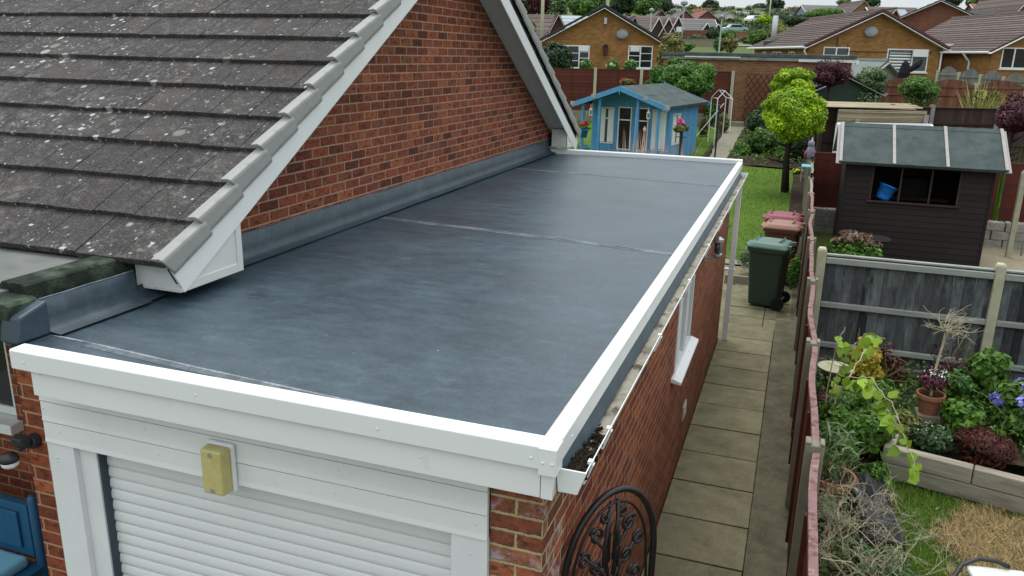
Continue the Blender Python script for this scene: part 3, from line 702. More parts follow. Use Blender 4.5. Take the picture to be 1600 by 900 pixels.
screw(mb, (-.45, YF+.022, 2.30), (0,-1,0)); screw(mb, (-2.36, YF+.022, 2.34), (0,-1,0))
mb.build('fascia', MT['upvc'], G, bevel=.003)
mb = MB(); mb.box(-2.42, .06, YF+.04, -2.985, 2.229, 2.236); mb.box(.0, .06, -2.985, 5.45, 2.229, 2.236); mb.build('soffit', MT['upvc_old'], G)
for i, (za, zb) in enumerate(((2.120, 2.228), (2.012, 2.117), (1.898, 2.009))):
    mb = MB(); mb.prism([(0,-3.012+.004,za),(0,-3.016,za+.004),(0,-3.012,za+.03),(0,-3.012,zb),(0,-2.99,zb),(0,-2.99,za)], (-2.556,0,0), (-.224,0,0))
    for x in (-2.5, -1.9, -.9, -.3): screw(mb, (x+random.uniform(-.05,.05), -3.012, za+.07), (0,-1,0))
    mb.build('cladding_board', MT['upvc'], G, bevel=.002)
# walls
mb = MB()
mb.box(-.222, 0, -2.983, -2.65, -.05, 2.229); mb.build('front_pier', MT['brick_front'], G)
mb = MB(); mb.box(-2.72, -2.562, -2.983, -1.9, -.05, 2.40); mb.build('front_pier', MT['brick_side'], G)
wy0, wy1, wz0, wz1 = .76, 1.66, 1.24, 1.94
mb = MB(); mb.box(-.1, 0, -2.648, wy0, -.05, 2.229); mb.box(-.1, 0, wy1, 5.45, -.05, 2.229); mb.box(-.1, 0, wy0, wy1, -.05, wz0); mb.box(-.1, 0, wy0, wy1, wz1, 2.229)
mb.build('side_wall', MT['brick_side'], G)
mb = MB(); mb.box(-2.63, -.1, 5.35, 5.45, -.05, 2.35); mb.build('rear_wall', MT['brick_side'], G)
mb = MB(); mb.box(-2.6, .03, -2.97, 5.44, 2.30, 2.39); mb.build('roof_deck', MT['wood_old'], G)
# window in the side wall
mb = MB()
for (a, b, c, d) in ((wy0, wy1, wz0, wz0+.06), (wy0, wy1, wz1-.06, wz1), (wy0, wy0+.055, wz0+.06, wz1-.06), (wy1-.055, wy1, wz0+.06, wz1-.06), (wy0+.42, wy0+.49, wz0+.06, wz1-.06)): mb.box(-.06, .012, a, b, c, d)
for (a, b) in ((wy0+.055, wy0+.42), (wy0+.49, wy1-.055)):
    mb.box(-.02, .020, a, a+.035, wz0+.06, wz1-.06); mb.box(-.02, .020, b-.035, b, wz0+.06, wz1-.06)
wf = mb.build('window', MT['upvc'], G, bevel=.002)
mb = MB(); mb.box(-.03, -.024, wy0+.03, wy1-.03, wz0+.03, wz1-.03); mb.build('pane', MT['glass'], wf)
mb = MB(); mb.prism([(-.02,0,wz0-.005),(.02,0,wz0-.005),(.085,0,wz0-.03),(.085,0,wz0-.055),(0,0,wz0-.04),(-.02,0,wz0-.04)][::-1], (0,wy0-.14,0), (0,wy1+.12,0)); mb.build('sill', MT['upvc'], wf, bevel=.003)
# garage door surround and roller shutter
mb = MB(); mb.box(-2.56, -2.39, -3.006, -2.94, -.03, 1.896); mb.box(-2.39, -2.283, -2.975, -2.93, -.03, 1.896)
for z in (1.82, 1.80, 1.1, .6): screw(mb, (-2.5, -3.006, z), (0,-1,0))
mb.build('door_post', MT['paint_white'], G, bevel=.006)
mb = MB(); mb.box(-.384, -.225, -3.006, -2.94, -.03, 1.896); mb.box(-.40, -.384, -2.975, -2.93, -.03, 1.896)
for z in (1.82, 1.1, .6): screw(mb, (-.3, -3.006, z), (0,-1,0))
mb.build('door_post', MT['paint_white'], G, bevel=.006)
mb = MB(); mb.box(-2.282, -2.270, -2.965, -2.90, -.03, 1.897); mb.box(-2.291, -.40, -2.91, -2.90, -.03, 1.9); mb.build('guide_rail', MT['lead'], G)
mb = MB(); pitch = .062; prof = []
n = int(1.93/pitch)
for i in range(n):
    z = i*pitch - .02
    for k in range(7):
        a = k/6; prof.append((-2.922-.008*math.sin(math.pi*a)**.5*(1-.5*a), z+.003+a*(pitch-.006)))
    prof.append((-2.917, z+pitch-.002))
vs = [(x, y, z) for x in (-2.270, -.402) for y, z in prof]; m_ = len(prof)
mb.add(vs, [(i, m_+i, m_+i+1, i+1) for i in range(m_-1)]); mb.build('roller_shutter', MT['shutter'], G, smooth=False)
# gutter
gp = [(.079, 2.335), (.090, 2.247), (.158, 2.247), (.176, 2.30), (.188, 2.335)]
gi = [(.184, 2.335), (.172, 2.30), (.155, 2.251), (.093, 2.251), (.083, 2.335)]
mb = MB(); mb.prism([(x, 0, z) for x, z in (gp+gi)], (0, -3.10, 0), (0, 5.41, 0)); gut = mb.build('gutter', MT['upvc'], G)
mb = MB(); mb.prism([(x, 0, z) for x, z in ((.075,2.338),(.087,2.243),(.160,2.243),(.192,2.338))], (0,-3.106,0), (0,-3.098,0)); mb.build('end_cap', MT['upvc'], gut, bevel=.002)
mb = MB(); mb.prism([(x, 0, z) for x, z in ((.075,2.338),(.087,2.243),(.160,2.243),(.192,2.338))], (0,5.408,0), (0,5.416,0)); mb.build('end_cap', MT['upvc'], gut, bevel=.002)
for y in (-3.02, -2.72, -1.5, -.3, .85, 1.9, 2.9, 3.8, 4.7):
    mb = MB(); mb.box(.172, .192, y, y+.026, 2.327, 2.341); mb.prism([(.150,0,2.239),(.165,0,2.239),(.196,0,2.325),(.188,0,2.325)][::-1], (0,y+.003,0), (0,y+.030,0)); mb.build('bracket', MT['upvc'], gut, bevel=.002)
mb = MB(); ny = 90; vs = []
for j in range(ny+1):
    y = -3.09+8.49*j/ny
    for i in range(6): vs.append((.0885+.0145*i, y, 2.272+random.uniform(-.006, .010)))
mb.add(vs, [(j*6+i, j*6+i+1, (j+1)*6+i+1, (j+1)*6+i) for j in range(ny) for i in range(5)]); o = mb.build('gutter_silt', MT['silt'], gut, smooth=True)
mb = MB(); mb.prism([(.064,0,2.36),(.078,0,2.356),(.112,0,2.288),(.106,0,2.284)][::-1], (0,-3.09,0), (0,5.5,0)); mb.build('drip_apron', MT['lead'], G)
mb = MB(); mb.box(.062, .130, 5.365, 5.435, -.02, 2.25); mb.box(.0, .135, 5.36, 5.44, 1.0, 1.03); mb.build('downpipe', MT['upvc'], G, bevel=.004)
mb = MB()
for i in range(260):
    y = -3.085 + abs(random.gauss(0, .16)); x = random.uniform(.095, .17); r_ = random.uniform(.006, .018)
    mb.rnd(); M = Matrix.Translation((x, y, 2.285+random.uniform(0, .035)*max(0, 1-(y+3.1)/.4))) @ Matrix.Rotation(random.uniform(0,6), 4, 'X') @ Matrix.Rotation(random.uniform(0,6), 4, 'Y')
    mb.box(-r_, r_, -r_*.6, r_*.6, -r_*.35, r_*.35, M)
tag(mb.build('leaf_mould', MT['debris']), 'clump of black leaf mould lying in the near end of the gutter', 'debris', kind='stuff')

# things on the garage walls
t = thing('bulkhead_light', 'yellowed oblong bulkhead light on the white boards above the roller shutter', 'light', (-1.485, -3.016, 1.992))
mb = MB(); mb.box(-.072, .072, -.022, 0, -.118, .118); mb.build('base', MT['upvc'], t, bevel=.012)
mb = MB(); mb.prism([(-.06,-.022,0),(.06,-.022,0),(.054,-.085,0),(-.054,-.085,0)], (0,0,-.108), (0,0,.108)); mb.build('lamp_cover', MT['amber'], t, bevel=.010)
mb = MB()
for z in (-.085, .085): mb.tube([(0,-.084,z),(0,-.090,z)], [.012,.010], 10)
mb.build('screw', MT['steel'], t)
t = thing('security_sensor', 'small black motion sensor and lamp on the brick pier left of the shutter', 'sensor', (-2.655, -2.984, 1.88))
mb = MB(); mb.tube([(0,0,0),(0,-.04,0)], [.04,.036], 12); mb.build('base', MT['blackp'], t, bevel=.004)
mb = MB(); mb.tube([(0,-.04,0),(-.02,-.09,-.02)], [.018,.016], 8); mb.box(-.05, .02, -.10, -.04, .0, .045); mb.build('arm', MT['blackp'], t, bevel=.006)
mb = MB(); mb.lathe([(.0,.03),(.03,.026),(.043,.005),(.043,-.012)], 16, (-.035,-.13,-.05)); mb.build('head', MT['blackp'], t, smooth=True)
mb = MB(); mb.lathe([(.041,-.012),(.038,-.035),(.024,-.045),(0,-.046)], 16, (-.035,-.13,-.05)); mb.build('lens', MT['upvc_old'], t, smooth=True)
t = thing('wall_lantern', 'steel cylinder wall lantern on a bracket at the far end of the garage wall', 'wall lamp', (0, 2.55, 1.83))
mb = MB(); mb.box(0, .02, -.04, .04, -.04, .04); mb.tube([(.02,0,0),(.11,0,0),(.12,0,.03)], .012, 8); mb.build('bracket', MT['steel'], t)
mb = MB(); mb.lathe([(.045,.02),(.05,.03),(.05,.05),(.04,.055)], 14, (.12,0,0)); mb.lathe([(.03,.165),(.055,.17),(.055,.20),(.02,.225),(0,.23)], 14, (.12,0,0))
for k in range(4): a = k*1.57+.6; mb.tube([(.12+.045*math.cos(a),.045*math.sin(a),.05),(.12+.045*math.cos(a),.045*math.sin(a),.17)], .005, 5)
mb.build('frame', MT['steel'], t)
mb = MB(); mb.lathe([(.038,.055),(.038,.165)], 14, (.12,0,0)); mb.build('lamp_glass', MT['glass_dim'], t, smooth=True)
t = thing('air_vent', 'small cream vent low on the red brick garage side wall', 'vent', (0, 1.78, .46))
mb = MB(); mb.box(0, .012, -.11, .11, -.075, .075); mb.build('frame', MT['post_pale'], t, bevel=.003)
mb = MB()
for i in range(5): mb.box(.012, .018, -.095, .095, -.06+i*.026, -.048+i*.026)
mb.build('louvre', MT['post_pale'], t)

# ------------------------------------------------------------------ wrought iron gate
A, B = Vector((.02, -2.70, 0)), Vector((.335, -2.235, 0)); gd = (B-A).normalized(); GW = (B-A).length
gate = thing('iron_gate', 'black wrought iron gate with arched top and scrolls standing open by the garage wall', 'gate', A, math.atan2(gd.y, gd.x))
ZS, ZT = 1.52, 1.92
def arch(x0, x1, zs_, zt, n=20): return [(x0+(x1-x0)*(1-math.cos(math.pi*i/n))/2, 0, zs_+(zt-zs_)*math.sin(math.pi*i/n)) for i in range(n+1)]
mb = MB(); mb.tube([(0,0,.06)]+arch(0, GW, ZS, ZT)+[(GW,0,.06)], .016, 8); mb.tube([(0,0,.08),(GW,0,.08)], .012, 6); mb.tube([(.01,0,1.28),(GW-.01,0,1.28)], .018, 6)
mb.tube([(.01,0,.75),(GW-.01,0,.75)], .012, 6)
mb.tube([(.03,0,1.29)]+[(p[0],0,p[2]) for p in arch(.05, GW-.05, ZS-.02, ZT-.06)]+[(GW-.03,0,1.29)], .007, 6); mb.build('frame', MT['black'], gate, smooth=True)
def scroll(c, r, turns, a0, sg, n=22): return [(c[0]+r*(1-.8*i/n)*math.cos(a0+sg*turns*6.283*i/n), 0, c[1]+r*(1-.8*i/n)*math.sin(a0+sg*turns*6.283*i/n)) for i in range(n+1)]
mb = MB(); cx = GW/2
for sg in (-1, 1):
    for (dx, z, r, tn, a0) in ((.10, 1.72, .045, 1.4, .6), (.055, 1.80, .03, 1.3, 2.4), (.17, 1.62, .04, 1.3, 1.2), (.09, 1.56, .04, 1.4, 3.6), (.16, 1.44, .05, 1.5, 2.), (.06, 1.40, .04, 1.4, .2), (.20, 1.36, .03, 1.2, 4.)):
        p = scroll((cx+sg*dx, z), r, tn, a0 if sg > 0 else math.pi-a0, sg); mb.tube(p, .0085, 6)
        mb.tube([p[0], (cx+sg*dx*.35, 0, z-.10), (cx+sg*.015, 0, max(1.29, z-.24))], .0085, 6)
    mb.tube([(cx+sg*.05,0,1.29),(cx+sg*.045,0,1.6),(cx+sg*.02,0,ZT-.05)], .009, 6)
mb.build('scrollwork', MT['black'], gate, smooth=True)
mb = MB()
for k in range(1, 6): mb.tube([(GW*k/6,0,.08),(GW*k/6,0,1.28)], .008, 6)
mb.build('bars', MT['black'], gate)
mb = MB(); mb.tube([(.0,-.03,1.10),(.0,.03,1.10)], .02, 8); mb.tube([(.0,-.03,.35),(.0,.03,.35)], .02, 8); mb.build('hinge', MT['black'], gate)

# ------------------------------------------------------------------ bench
bench = thing('garden_bench', 'blue painted bench with pale blue cushion by the front wall of the house', 'bench', (-4.47, -2.56, 0))
def bmb(): return MB()
mb = MB(); mb.box(-.72, .72, .28, .34, .47, .86)
for i in range(3): mb.box(-.68+i*.46, -.28+i*.46, .262, .281, .53, .80)
mb.build('backrest', MT['navy'], bench, bevel=.006)
mb = MB(); mb.box(-.78, .78, -.25, .30, .36, .41); mb.box(-.76,.76,-.26,-.24,.29,.40); mb.build('seat', MT['navy'], bench, bevel=.006)
for sx in (-.75, .75):
    for sy, hz in ((-.23, .36), (.31, .90)):
        mb = MB(); x0 = sx; mb.lathe([(.03,0),(.034,.05),(.022,.08),(.034,.12),(.024,.2),(.034,.34),(.034,hz),(.02,hz+.03)], 10, (x0, sy, 0)); mb.build('leg', MT['navy'], bench, smooth=True)
cu = MB(); cu.box(-.70, .70, -.26, .26, .412, .49)
cush = cu.build('seat_cushion', MT['cushion'], None, bevel=.025); cush.location = (-4.47, -2.56, 0); tag(cush, 'pale blue cushion lying on the blue bench', 'cushion')

# ------------------------------------------------------------------ boundary fence between the two gardens
FX = 1.085
fence = thing('boundary_fence', 'long red brown panel fence with concrete posts and faded top edge beside the paved path', 'fence', (FX, -1, 0))
posts = [-6.9, -4.85, -2.85, -.85, 1.15, 3.15, 5.4, 7.45, 9.45, 11.4, 13.3, 15.2, 17.1, 19.0]
def fz(y): return gh(FX, y)
for i, y in enumerate(posts):
    z = fz(y); h = 1.535 + (.02 if i % 2 else 0) - (.0 if y < 9 else .02)
    mb = MB(); mb.box(-.068, .042, y+1-.045, y+1+.045, z-.1, z+h); mb.box(-.068, -.034, y+1-.045, y+1+.045, z+h-.001, z+h+.02); mb.box(.016, .042, y+1-.045, y+1+.045, z+h-.001, z+h+.02)
    mb.build('post', MT['concrete'] if y < 9 else MT['wood_old'], fence, bevel=.007)
for (a, b) in zip(posts, posts[1:]):
    if a > 18.5: break
    bow = random.uniform(-.03, .025); n = 8; z0 = max(fz(a), fz(b)); old = a > 9
    F = lambda t, dx, z: (dx+bow*math.sin(math.pi*t)+.006*math.sin(9*t+a), a+1.06+(b-a-.12)*t, z)
    mb = MB(); nb = 10; hb = 1.44/nb
    for k in range(nb):
        mb.rnd(); zb = z0+.06+k*hb
        for q in range(n):
            t0, t1 = q/n, (q+1)/n; j0, j1 = .004*math.sin(a*3+k+q*1.7), .004*math.sin(a*3+k+(q+1)*1.7)
            vs = [F(t0,-.012,zb+j0),F(t1,-.012,zb+j1),F(t1,.008,zb+j1),F(t0,.008,zb+j0),F(t0,-.004,zb+hb*1.08+j0),F(t1,-.004,zb+hb*1.08+j1),F(t1,.008,zb+hb*1.08+j1),F(t0,.008,zb+hb*1.08+j0)]
            mb.add(vs, [(3,2,1,0),(4,5,6,7),(0,1,5,4),(2,3,7,6)])
    zt = z0+.06+1.44
    for t in (.33, .66): o_ = F(t, 0, 0); mb.box(o_[0]-.034, o_[0]-.012, o_[1]-.02, o_[1]+.02, z0+.06, zt-.035)
    pn = mb.build('panel', MT['wood_old'] if old else MT['wood_red'], fence)
    mb = MB()
    for q in range(n):
        t0, t1 = q/n, (q+1)/n; w_ = .022
        for (za, zb_) in ((zt-.03, zt+.020),):
            vs = [F(t0,-w_,za),F(t1,-w_,za),F(t1,w_,za),F(t0,w_,za),F(t0,-w_,zb_),F(t1,-w_,zb_),F(t1,w_,zb_),F(t0,w_,zb_)]
            mb.add(vs, [(3,2,1,0),(4,5,6,7),(0,1,5,4),(2,3,7,6)])
    mb.build('top_edge', MT['wood_mauve'] if not old else MT['wood_old'], pn)

gf = thing('close_board_fence', 'silvered grey close board fence with three rails and pale concrete posts behind the flower border', 'fence', (3.06, 4.42, 0))
for x in (-1.88, 0, 1.93, 3.86, 5.79):
    mb = MB(); mb.box(x-.052, x+.052, -.055, .055, -.1, 1.62); mb.prism([(x-.052,-.055,1.62),(x+.052,-.055,1.62),(x+.035,-.035,1.645),(x-.035,-.035,1.645)], (0,0,0), (0,.09,0)); mb.build('post', MT['post_pale'], gf, bevel=.010)
for x0, x1 in ((-1.825, -.053), (.053, 1.877), (1.983, 3.807), (3.913, 5.737)):
    mb = MB(); x = x0
    while x < x1-.02:
        wd = min(random.uniform(.095, .12), x1-x); mb.rnd(); t0 = random.uniform(-.002, .004)
        mb.prism([(x+.002,.016+t0,0),(x+wd-.002,.000+t0,0),(x+wd-.002,.024+t0,0),(x+.002,.024+t0,0)], (0,0,.27), (random.uniform(-.004,.004),0,1.555+random.uniform(-.004,.006))); x += wd
    pn = mb.build('board_panel', MT['wood_grey'], gf)
    for z, hh in ((1.50, .075), (.955, .065), (.45, .065)):
        mb = MB(); mb.rnd(); mb.box(x0, x1, -.045, .004, z-hh/2, z+hh/2); mb.build('rail', MT['wood_rail'], gf, bevel=.008)
    mb = MB(); mb.box(x0-.002, x1+.002, -.02, .045, 1.552, 1.575); mb.build('capping', MT['wood_rail'], gf, bevel=.006)
    mb = MB(); mb.box(x0, x1, -.024, .024, -.05, .26); mb.build('gravel_board', MT['concrete'], gf, bevel=.006)

# ------------------------------------------------------------------ wheelie bins
def wheelie(label, loc, rz, body, lid):
    t = thing('wheelie_bin', label, 'wheelie bin', loc, rz, 'wheelie bins beside the lawn')
    def ring(w_, d0, d1, z, r=.05):
        P = []
        for (cx, cy, a0) in ((w_-r, d1-r, 0), (-w_+r, d1-r, 90), (-w_+r, d0+r, 180), (w_-r, d0+r, 270)):
            for k in range(4): a = R(a0+30*k); P.append((cx+r*math.cos(a), cy+r*math.sin(a), z))
        return P
    mb = MB(); rg = [ring(.205, -.24, .20, .03), ring(.215, -.25, .21, .06), ring(.262, -.30, .25, .90), ring(.285, -.325, .28, .905), ring(.285, -.325, .28, .955)]
    n = len(rg[0]); mb.add(sum(rg, []), [tuple(range(n))[::-1], tuple(range(4*n, 5*n))] + [(i*n+k, i*n+(k+1) % n, (i+1)*n+(k+1) % n, (i+1)*n+k) for i in range(4) for k in range(n)])
    mb.tube([(-.2,.30,.90),(.2,.30,.90)], .018, 8); mb.box(-.2,-.17,.27,.31,.86,.92); mb.box(.17,.2,.27,.31,.86,.92)
    mb.build('body', body, t)
    mb = MB(); rg = [ring(.295, -.345, .29, .958), ring(.292, -.34, .29, .985, .06), ring(.25, -.29, .26, 1.035, .08), ring(.19, -.2, .2, 1.055, .08)]
    mb.add(sum(rg, []), [tuple(range(n))[::-1], tuple(range(3*n, 4*n))] + [(i*n+k, i*n+(k+1) % n, (i+1)*n+(k+1) % n, (i+1)*n+k) for i in range(3) for k in range(n)])
    mb.box(-.16, .16, -.385, -.335, .958, .985); mb.box(-.20, -.15, .24, .33, .96, 1.03); mb.box(.15, .20, .24, .33, .96, 1.03); ld = mb.build('lid', lid, t, bevel=.008)
    mb = MB(); mb.tube([(-.14,.12,1.05),(-.13,.16,1.085),(.13,.16,1.085),(.14,.12,1.05)], .012, 6); mb.tube([(-.14,-.2,1.045),(-.12,-.24,1.075),(.12,-.24,1.075),(.14,-.2,1.045)], .010, 6); mb.build('handle', lid, ld)
    for sx in (-1, 1):
        mb = MB(); mb.tube([(sx*.225,.22,.10),(sx*.27,.22,.10)], [.10,.10], 18); mb.build('wheel', MT['rubber'], t, bevel=.01)
    mb = MB(); mb.tube([(-.26,.22,.10),(.26,.22,.10)], .014, 6); mb.build('axle', MT['steel'], t)
    return t
gb = wheelie('dark green wheelie bin with faded green lid standing on the paved path', (.56, 7.40, .0), R(-101), MT['bin_green'], MT['lid_green'])
mb = MB()
for i in range(5): mb.box(.2425, .2465, -.045+i*.02, -.032+i*.02, .655+(i % 2)*.004, .675)
mb.build('marking', MT['upvc_old'], gb)
wheelie('brown wheelie bin with faded brown lid behind the green bin', (.70, 8.95, .02), R(-96), MT['bin_brown'], MT['lid_brown'])
wheelie('brown wheelie bin with faded maroon lid, farthest behind the green bin', (.68, 9.75, .03), R(-92), MT['bin_brown'], MT['lid_maroon'])

# ------------------------------------------------------------------ dark shed with blue bucket
shed = thing('garden_shed', 'dark brown boarded shed with grey green felt roof behind the grey fence', 'shed', (2.95, 11.2, .02))
wx0, wx1, wz0, wz1 = -.79, .74, 1.20, 1.84
def boards(mb, x0, x1, z0, z1, y=0., d=.018, step=.115):
    z = z0
    while z < z1-.01:
        zt = min(z+step, z1); mb.rnd(); mb.prism([(0,y-.012,z),(0,y-.002,zt),(0,y+d,zt),(0,y+d,z)][::-1], (x0,0,0), (x1,0,0)); z += step
mb = MB()
boards(mb, -1.25, wx0, .05, 1.90); boards(mb, wx1, 1.25, .05, 1.90); boards(mb, wx0, wx1, .05, wz0); boards(mb, wx0, wx1, wz1, 1.92)
MS = Matrix.Translation((-1.25, 0, 0)) @ Matrix.Rotation(R(-90), 4, 'Z')
for side in (-1.25, 1.25):
    z = .05
    while z < 2.5:
        zt = min(z+.115, 2.52); half = min(.95, (2.55-zt)/.62+.02) if zt > 1.92 else .95
        xo = side+(-.012 if side < 0 else .012); mb.rnd(); mb.prism([(xo,0,z),(side,0,zt),(side-(.018 if side > 0 else -.018),0,zt),(side-(.018 if side > 0 else -.018),0,z)][::(1 if side > 0 else -1)], (0,.95-half,0), (0,.95+half,0)); z += .115
boards(mb, -1.25, 1.25, .05, 1.9, 1.9)
for x in (-1.262, 1.262): mb.box(x-.02, x+.02, -.02, .02, .03, 1.93)
mb.build('wall', MT['shed_dark'], shed)
mb = MB(); mb.box(-1.24, 1.24, .02, 1.89, .03, .06); mb.build('floor_boards', MT['interior'], shed)
mb = MB()
for x in (wx0, wx0+.50, wx0+1.02, wx1-.03): mb.box(x, x+.032, -.008, .03, wz0, wz1)
mb.box(wx0-.05, wx1+.04, -.05, .03, wz0-.035, wz0-.003); mb.box(wx0, wx1, -.008, .03, wz1, wz1+.03); mb.build('window_frame', MT['fence_dark'], shed, bevel=.003)
mb = MB(); mb.box(wx0, wx1, .95, 1.0, 1.1, 1.16); mb.box(-.15, .35, 1.2, 1.6, .06, 1.5); mb.box(-1.1,-.7,1.5,1.8,.06,1.3); mb.build('shelf', MT['interior'], shed)
ey, ez, ry, rz_ = -.25, 1.93, .80, 2.575
for nm, (p0, p1) in (('roof_slope', ((ey, ez), (ry, rz_))), ('roof_slope', ((2.1, 1.93), (ry, rz_)))):
    mb = MB(); d = (Vector((0, p1[0]-p0[0], p1[1]-p0[1]))).normalized(); nrm_ = Vector((0, -d.z, d.y)) if d.y > 0 else Vector((0, d.z, -d.y))
    th = nrm_*.022; a = Vector((0, *p0)); b = Vector((0, *p1)); q = a.lerp(b, .18); q2 = a.lerp(b, .90)
    f = 1 if d.y > 0 else -1
    mb.prism([a-th, b-th, b+th*.3, a+th*.3][::-f], (-1.42,0,0), (1.42,0,0))
    mb.prism([a+th*.32, q+d*.02+th*.32, q+d*.02+th*.6, a+th*.6][::-f], (-1.423,0,0), (1.423,0,0)); mb.prism([q2+th*.32, b+th*.32, b+th*.62, q2+th*.62][::-f], (-1.423,0,0), (1.423,0,0))
    mb.prism([a-d*.01-th*2.2, a+d*.001-th*2.2, a+d*.001+th*.55, a-d*.01+th*.55][::-f], (-1.424,0,0), (1.424,0,0))
    rf = mb.build(nm, MT['felt'], shed)
    for x in (-1.395, -.46, .44, 1.395):
        mb = MB(); mb.rnd(); mb.prism([a-d*.012+th*.6, b-d*.01+th*.6, b-d*.01+th*1.5, a-d*.012+th*1.5][::-f], (x-.028,0,0), (x+.028,0,0)); mb.build('batten', MT['batten'], rf, bevel=.004)
for x in (-1.43, 1.43):
    mb = MB()
    for (p0, p1) in (((ey, ez), (ry, rz_)), ((2.1, 1.93), (ry, rz_))): mb.bar((x, p0[0], p0[1]-.04), (x, p1[0], p1[1]-.035), .02, .09, (1,0,0))
    mb.build('bargeboard', MT['batten'], shed)
t = thing('bucket', 'bright blue plastic bucket lying tilted in the open shed window', 'bucket', (2.40, 11.33, 1.225)); t.rotation_euler = (R(-8), R(20), 0)
mb = MB(); mb.lathe([(.0,.0),(.11,.0),(.125,.04),(.165,.26),(.178,.262),(.178,.285),(.16,.285),(.115,.05),(0,.05)], 20, cap=False); mb.build('body', MT['plastic_blue'], t, smooth=True)
mb = MB(); mb.tube([(.172*math.cos(a), -.172*abs(math.sin(a))-.0, .26-.13*math.sin(a)) for a in np.linspace(0, math.pi, 12)], .005, 5); mb.build('handle', MT['black'], t)
# black basin on the shed front
t = thing('black_basin', 'black plastic dish leaning out beside the shed wall above the shrub', 'dish', (2.35, 10.2, .62)); t.rotation_euler = (R(6), 0, 0)
mb = MB(); mb.lathe([(.0,.0),(.12,.0),(.2,.05),(.205,.06),(.19,.06),(.11,.012),(0,.012)], 20, cap=False); mb.build('rim', MT['rubber'], t, smooth=True)
mb = MB(); mb.tube([(0,0,-.62),(0,0,0)], .02, 8); mb.build('stand', MT['black'], t)
# rear dwarf fence on each side of the shed, walling, poles
t = thing('panel_fence', 'low red brown panel fence on pale stone walling behind the shed', 'fence', (3.0, 13.6, 0))
for a, b in ((-1.85, -.1), (.0, 1.8), (1.9, 3.7), (3.8, 5.6)):
    mb = MB()
    for k in range(9): mb.rnd(); mb.box(a, b, -.012+.004*(k % 2), .01, .62+k*.13, .62+k*.13+.138)
    mb.box(a, b, -.02, .025, 1.79, 1.83); mb.build('panel', MT['wood_red'], t)
mb = MB()
for row in range(3):
    x = -1.9+.2*(row % 2)
    while x < 5.6: mb.rnd(); mb.box(x, x+.42, -.10-random.uniform(0,.02), .08, .02+row*.19, .205+row*.19); x += .44
mb.build('stone_wall', MT['stone'], t, bevel=.015)
for i, (x, y, h, r_, mt, lb) in enumerate(((5.02, 12.7, 1.55, .05, 'post_pale', 'short pale concrete post standing in gravel right of the shed'),)):
    mb = MB(); mb.box(x-r_, x+r_, y-r_, y+r_, .0, .2+h); mb.box(x-r_*.7, x+r_*.7, y-r_*.7, y+r_*.7, .2+h, .23+h); tag(mb.build('concrete_post', MT[mt], None, bevel=.012), lb, 'post')
mb = MB(); mb.tube([(5.22, 12.6, .1), (5.30, 12.7, 1.6)], .022, 8); tag(mb.build('metal_pole', MT['galv'], None, smooth=True), 'thin blue grey metal pole beside the pale concrete post', 'pole')

# ------------------------------------------------------------------ blue summerhouse
sh = thing('summerhouse', 'blue wooden summerhouse with verandah and grey felt roof on the lawn', 'summerhouse', (-4.327, 18.369, .66), -.177)
SW, SD_, SE, SR = 1.43, 3.8, 1.79, 2.265
def slat_wall(mb, a, b, z0, z1, step=.09, th=.02):
    a, b = Vector(a), Vector(b); L = (b-a).length; d = (b-a)/L; n = Vector((d.y, -d.x, 0)); k = 0.
    while k < L-1e-3:
        e = min(k+step, L); mb.rnd(); p, q = a+d*(k+.003), a+d*e
        mb.prism([p, q, q-n*th, p-n*th], (0,0,z0), (0,0,z1)); k = e
def hole_wall(mb, a, b, z0, z1, holes):
    """vertical boarding with openings (s0,s1,za,zb) along a->b"""
    a, b = Vector(a), Vector(b); L = (b-a).length; d = (b-a)/L; s = 0.
    for (s0, s1, za, zb) in holes:
        slat_wall(mb, a+d*s, a+d*s0, z0, z1); slat_wall(mb, a+d*s0, a+d*s1, z0, za); slat_wall(mb, a+d*s0, a+d*s1, zb, z1); s = s1
    slat_wall(mb, a+d*s, b, z0, z1)
WA, WB = Vector((-1.26, .85, 0)), Vector((1.26, .85, 0))
fh = [(.30,.74,.50,1.60), (.88,1.32,.34,1.64), (1.44,1.86,.34,1.64), (1.98,2.42,.40,1.60)]
mb = MB(); hole_wall(mb, WA, WB, 0, SE, fh)
hole_wall(mb, (1.26,.87,0), (1.26,3.62,0), 0, SE-.06, [(.25,.95,.55,1.48)])
slat_wall(mb, (-1.26,3.62,0), (-1.26,.87,0), 0, SE-.06); slat_wall(mb, (1.24,3.62,0), (-1.24,3.62,0), 0, SE-.06)
for y in (.85, 3.60): mb.prism([(-1.26,y,SE+.002),(1.26,y,SE+.002),(0,y,SR-.06)], (0,0,0), (0,.02,0))
mb.build('wall', MT['blue'], sh)
mb = MB(); mb.box(-1.24, 1.24, .88, 3.6, -.2, .03); mb.box(-1.36, 1.36, .02, .85, -.2, .02); mb.build('deck', MT['blue_dark'], sh)
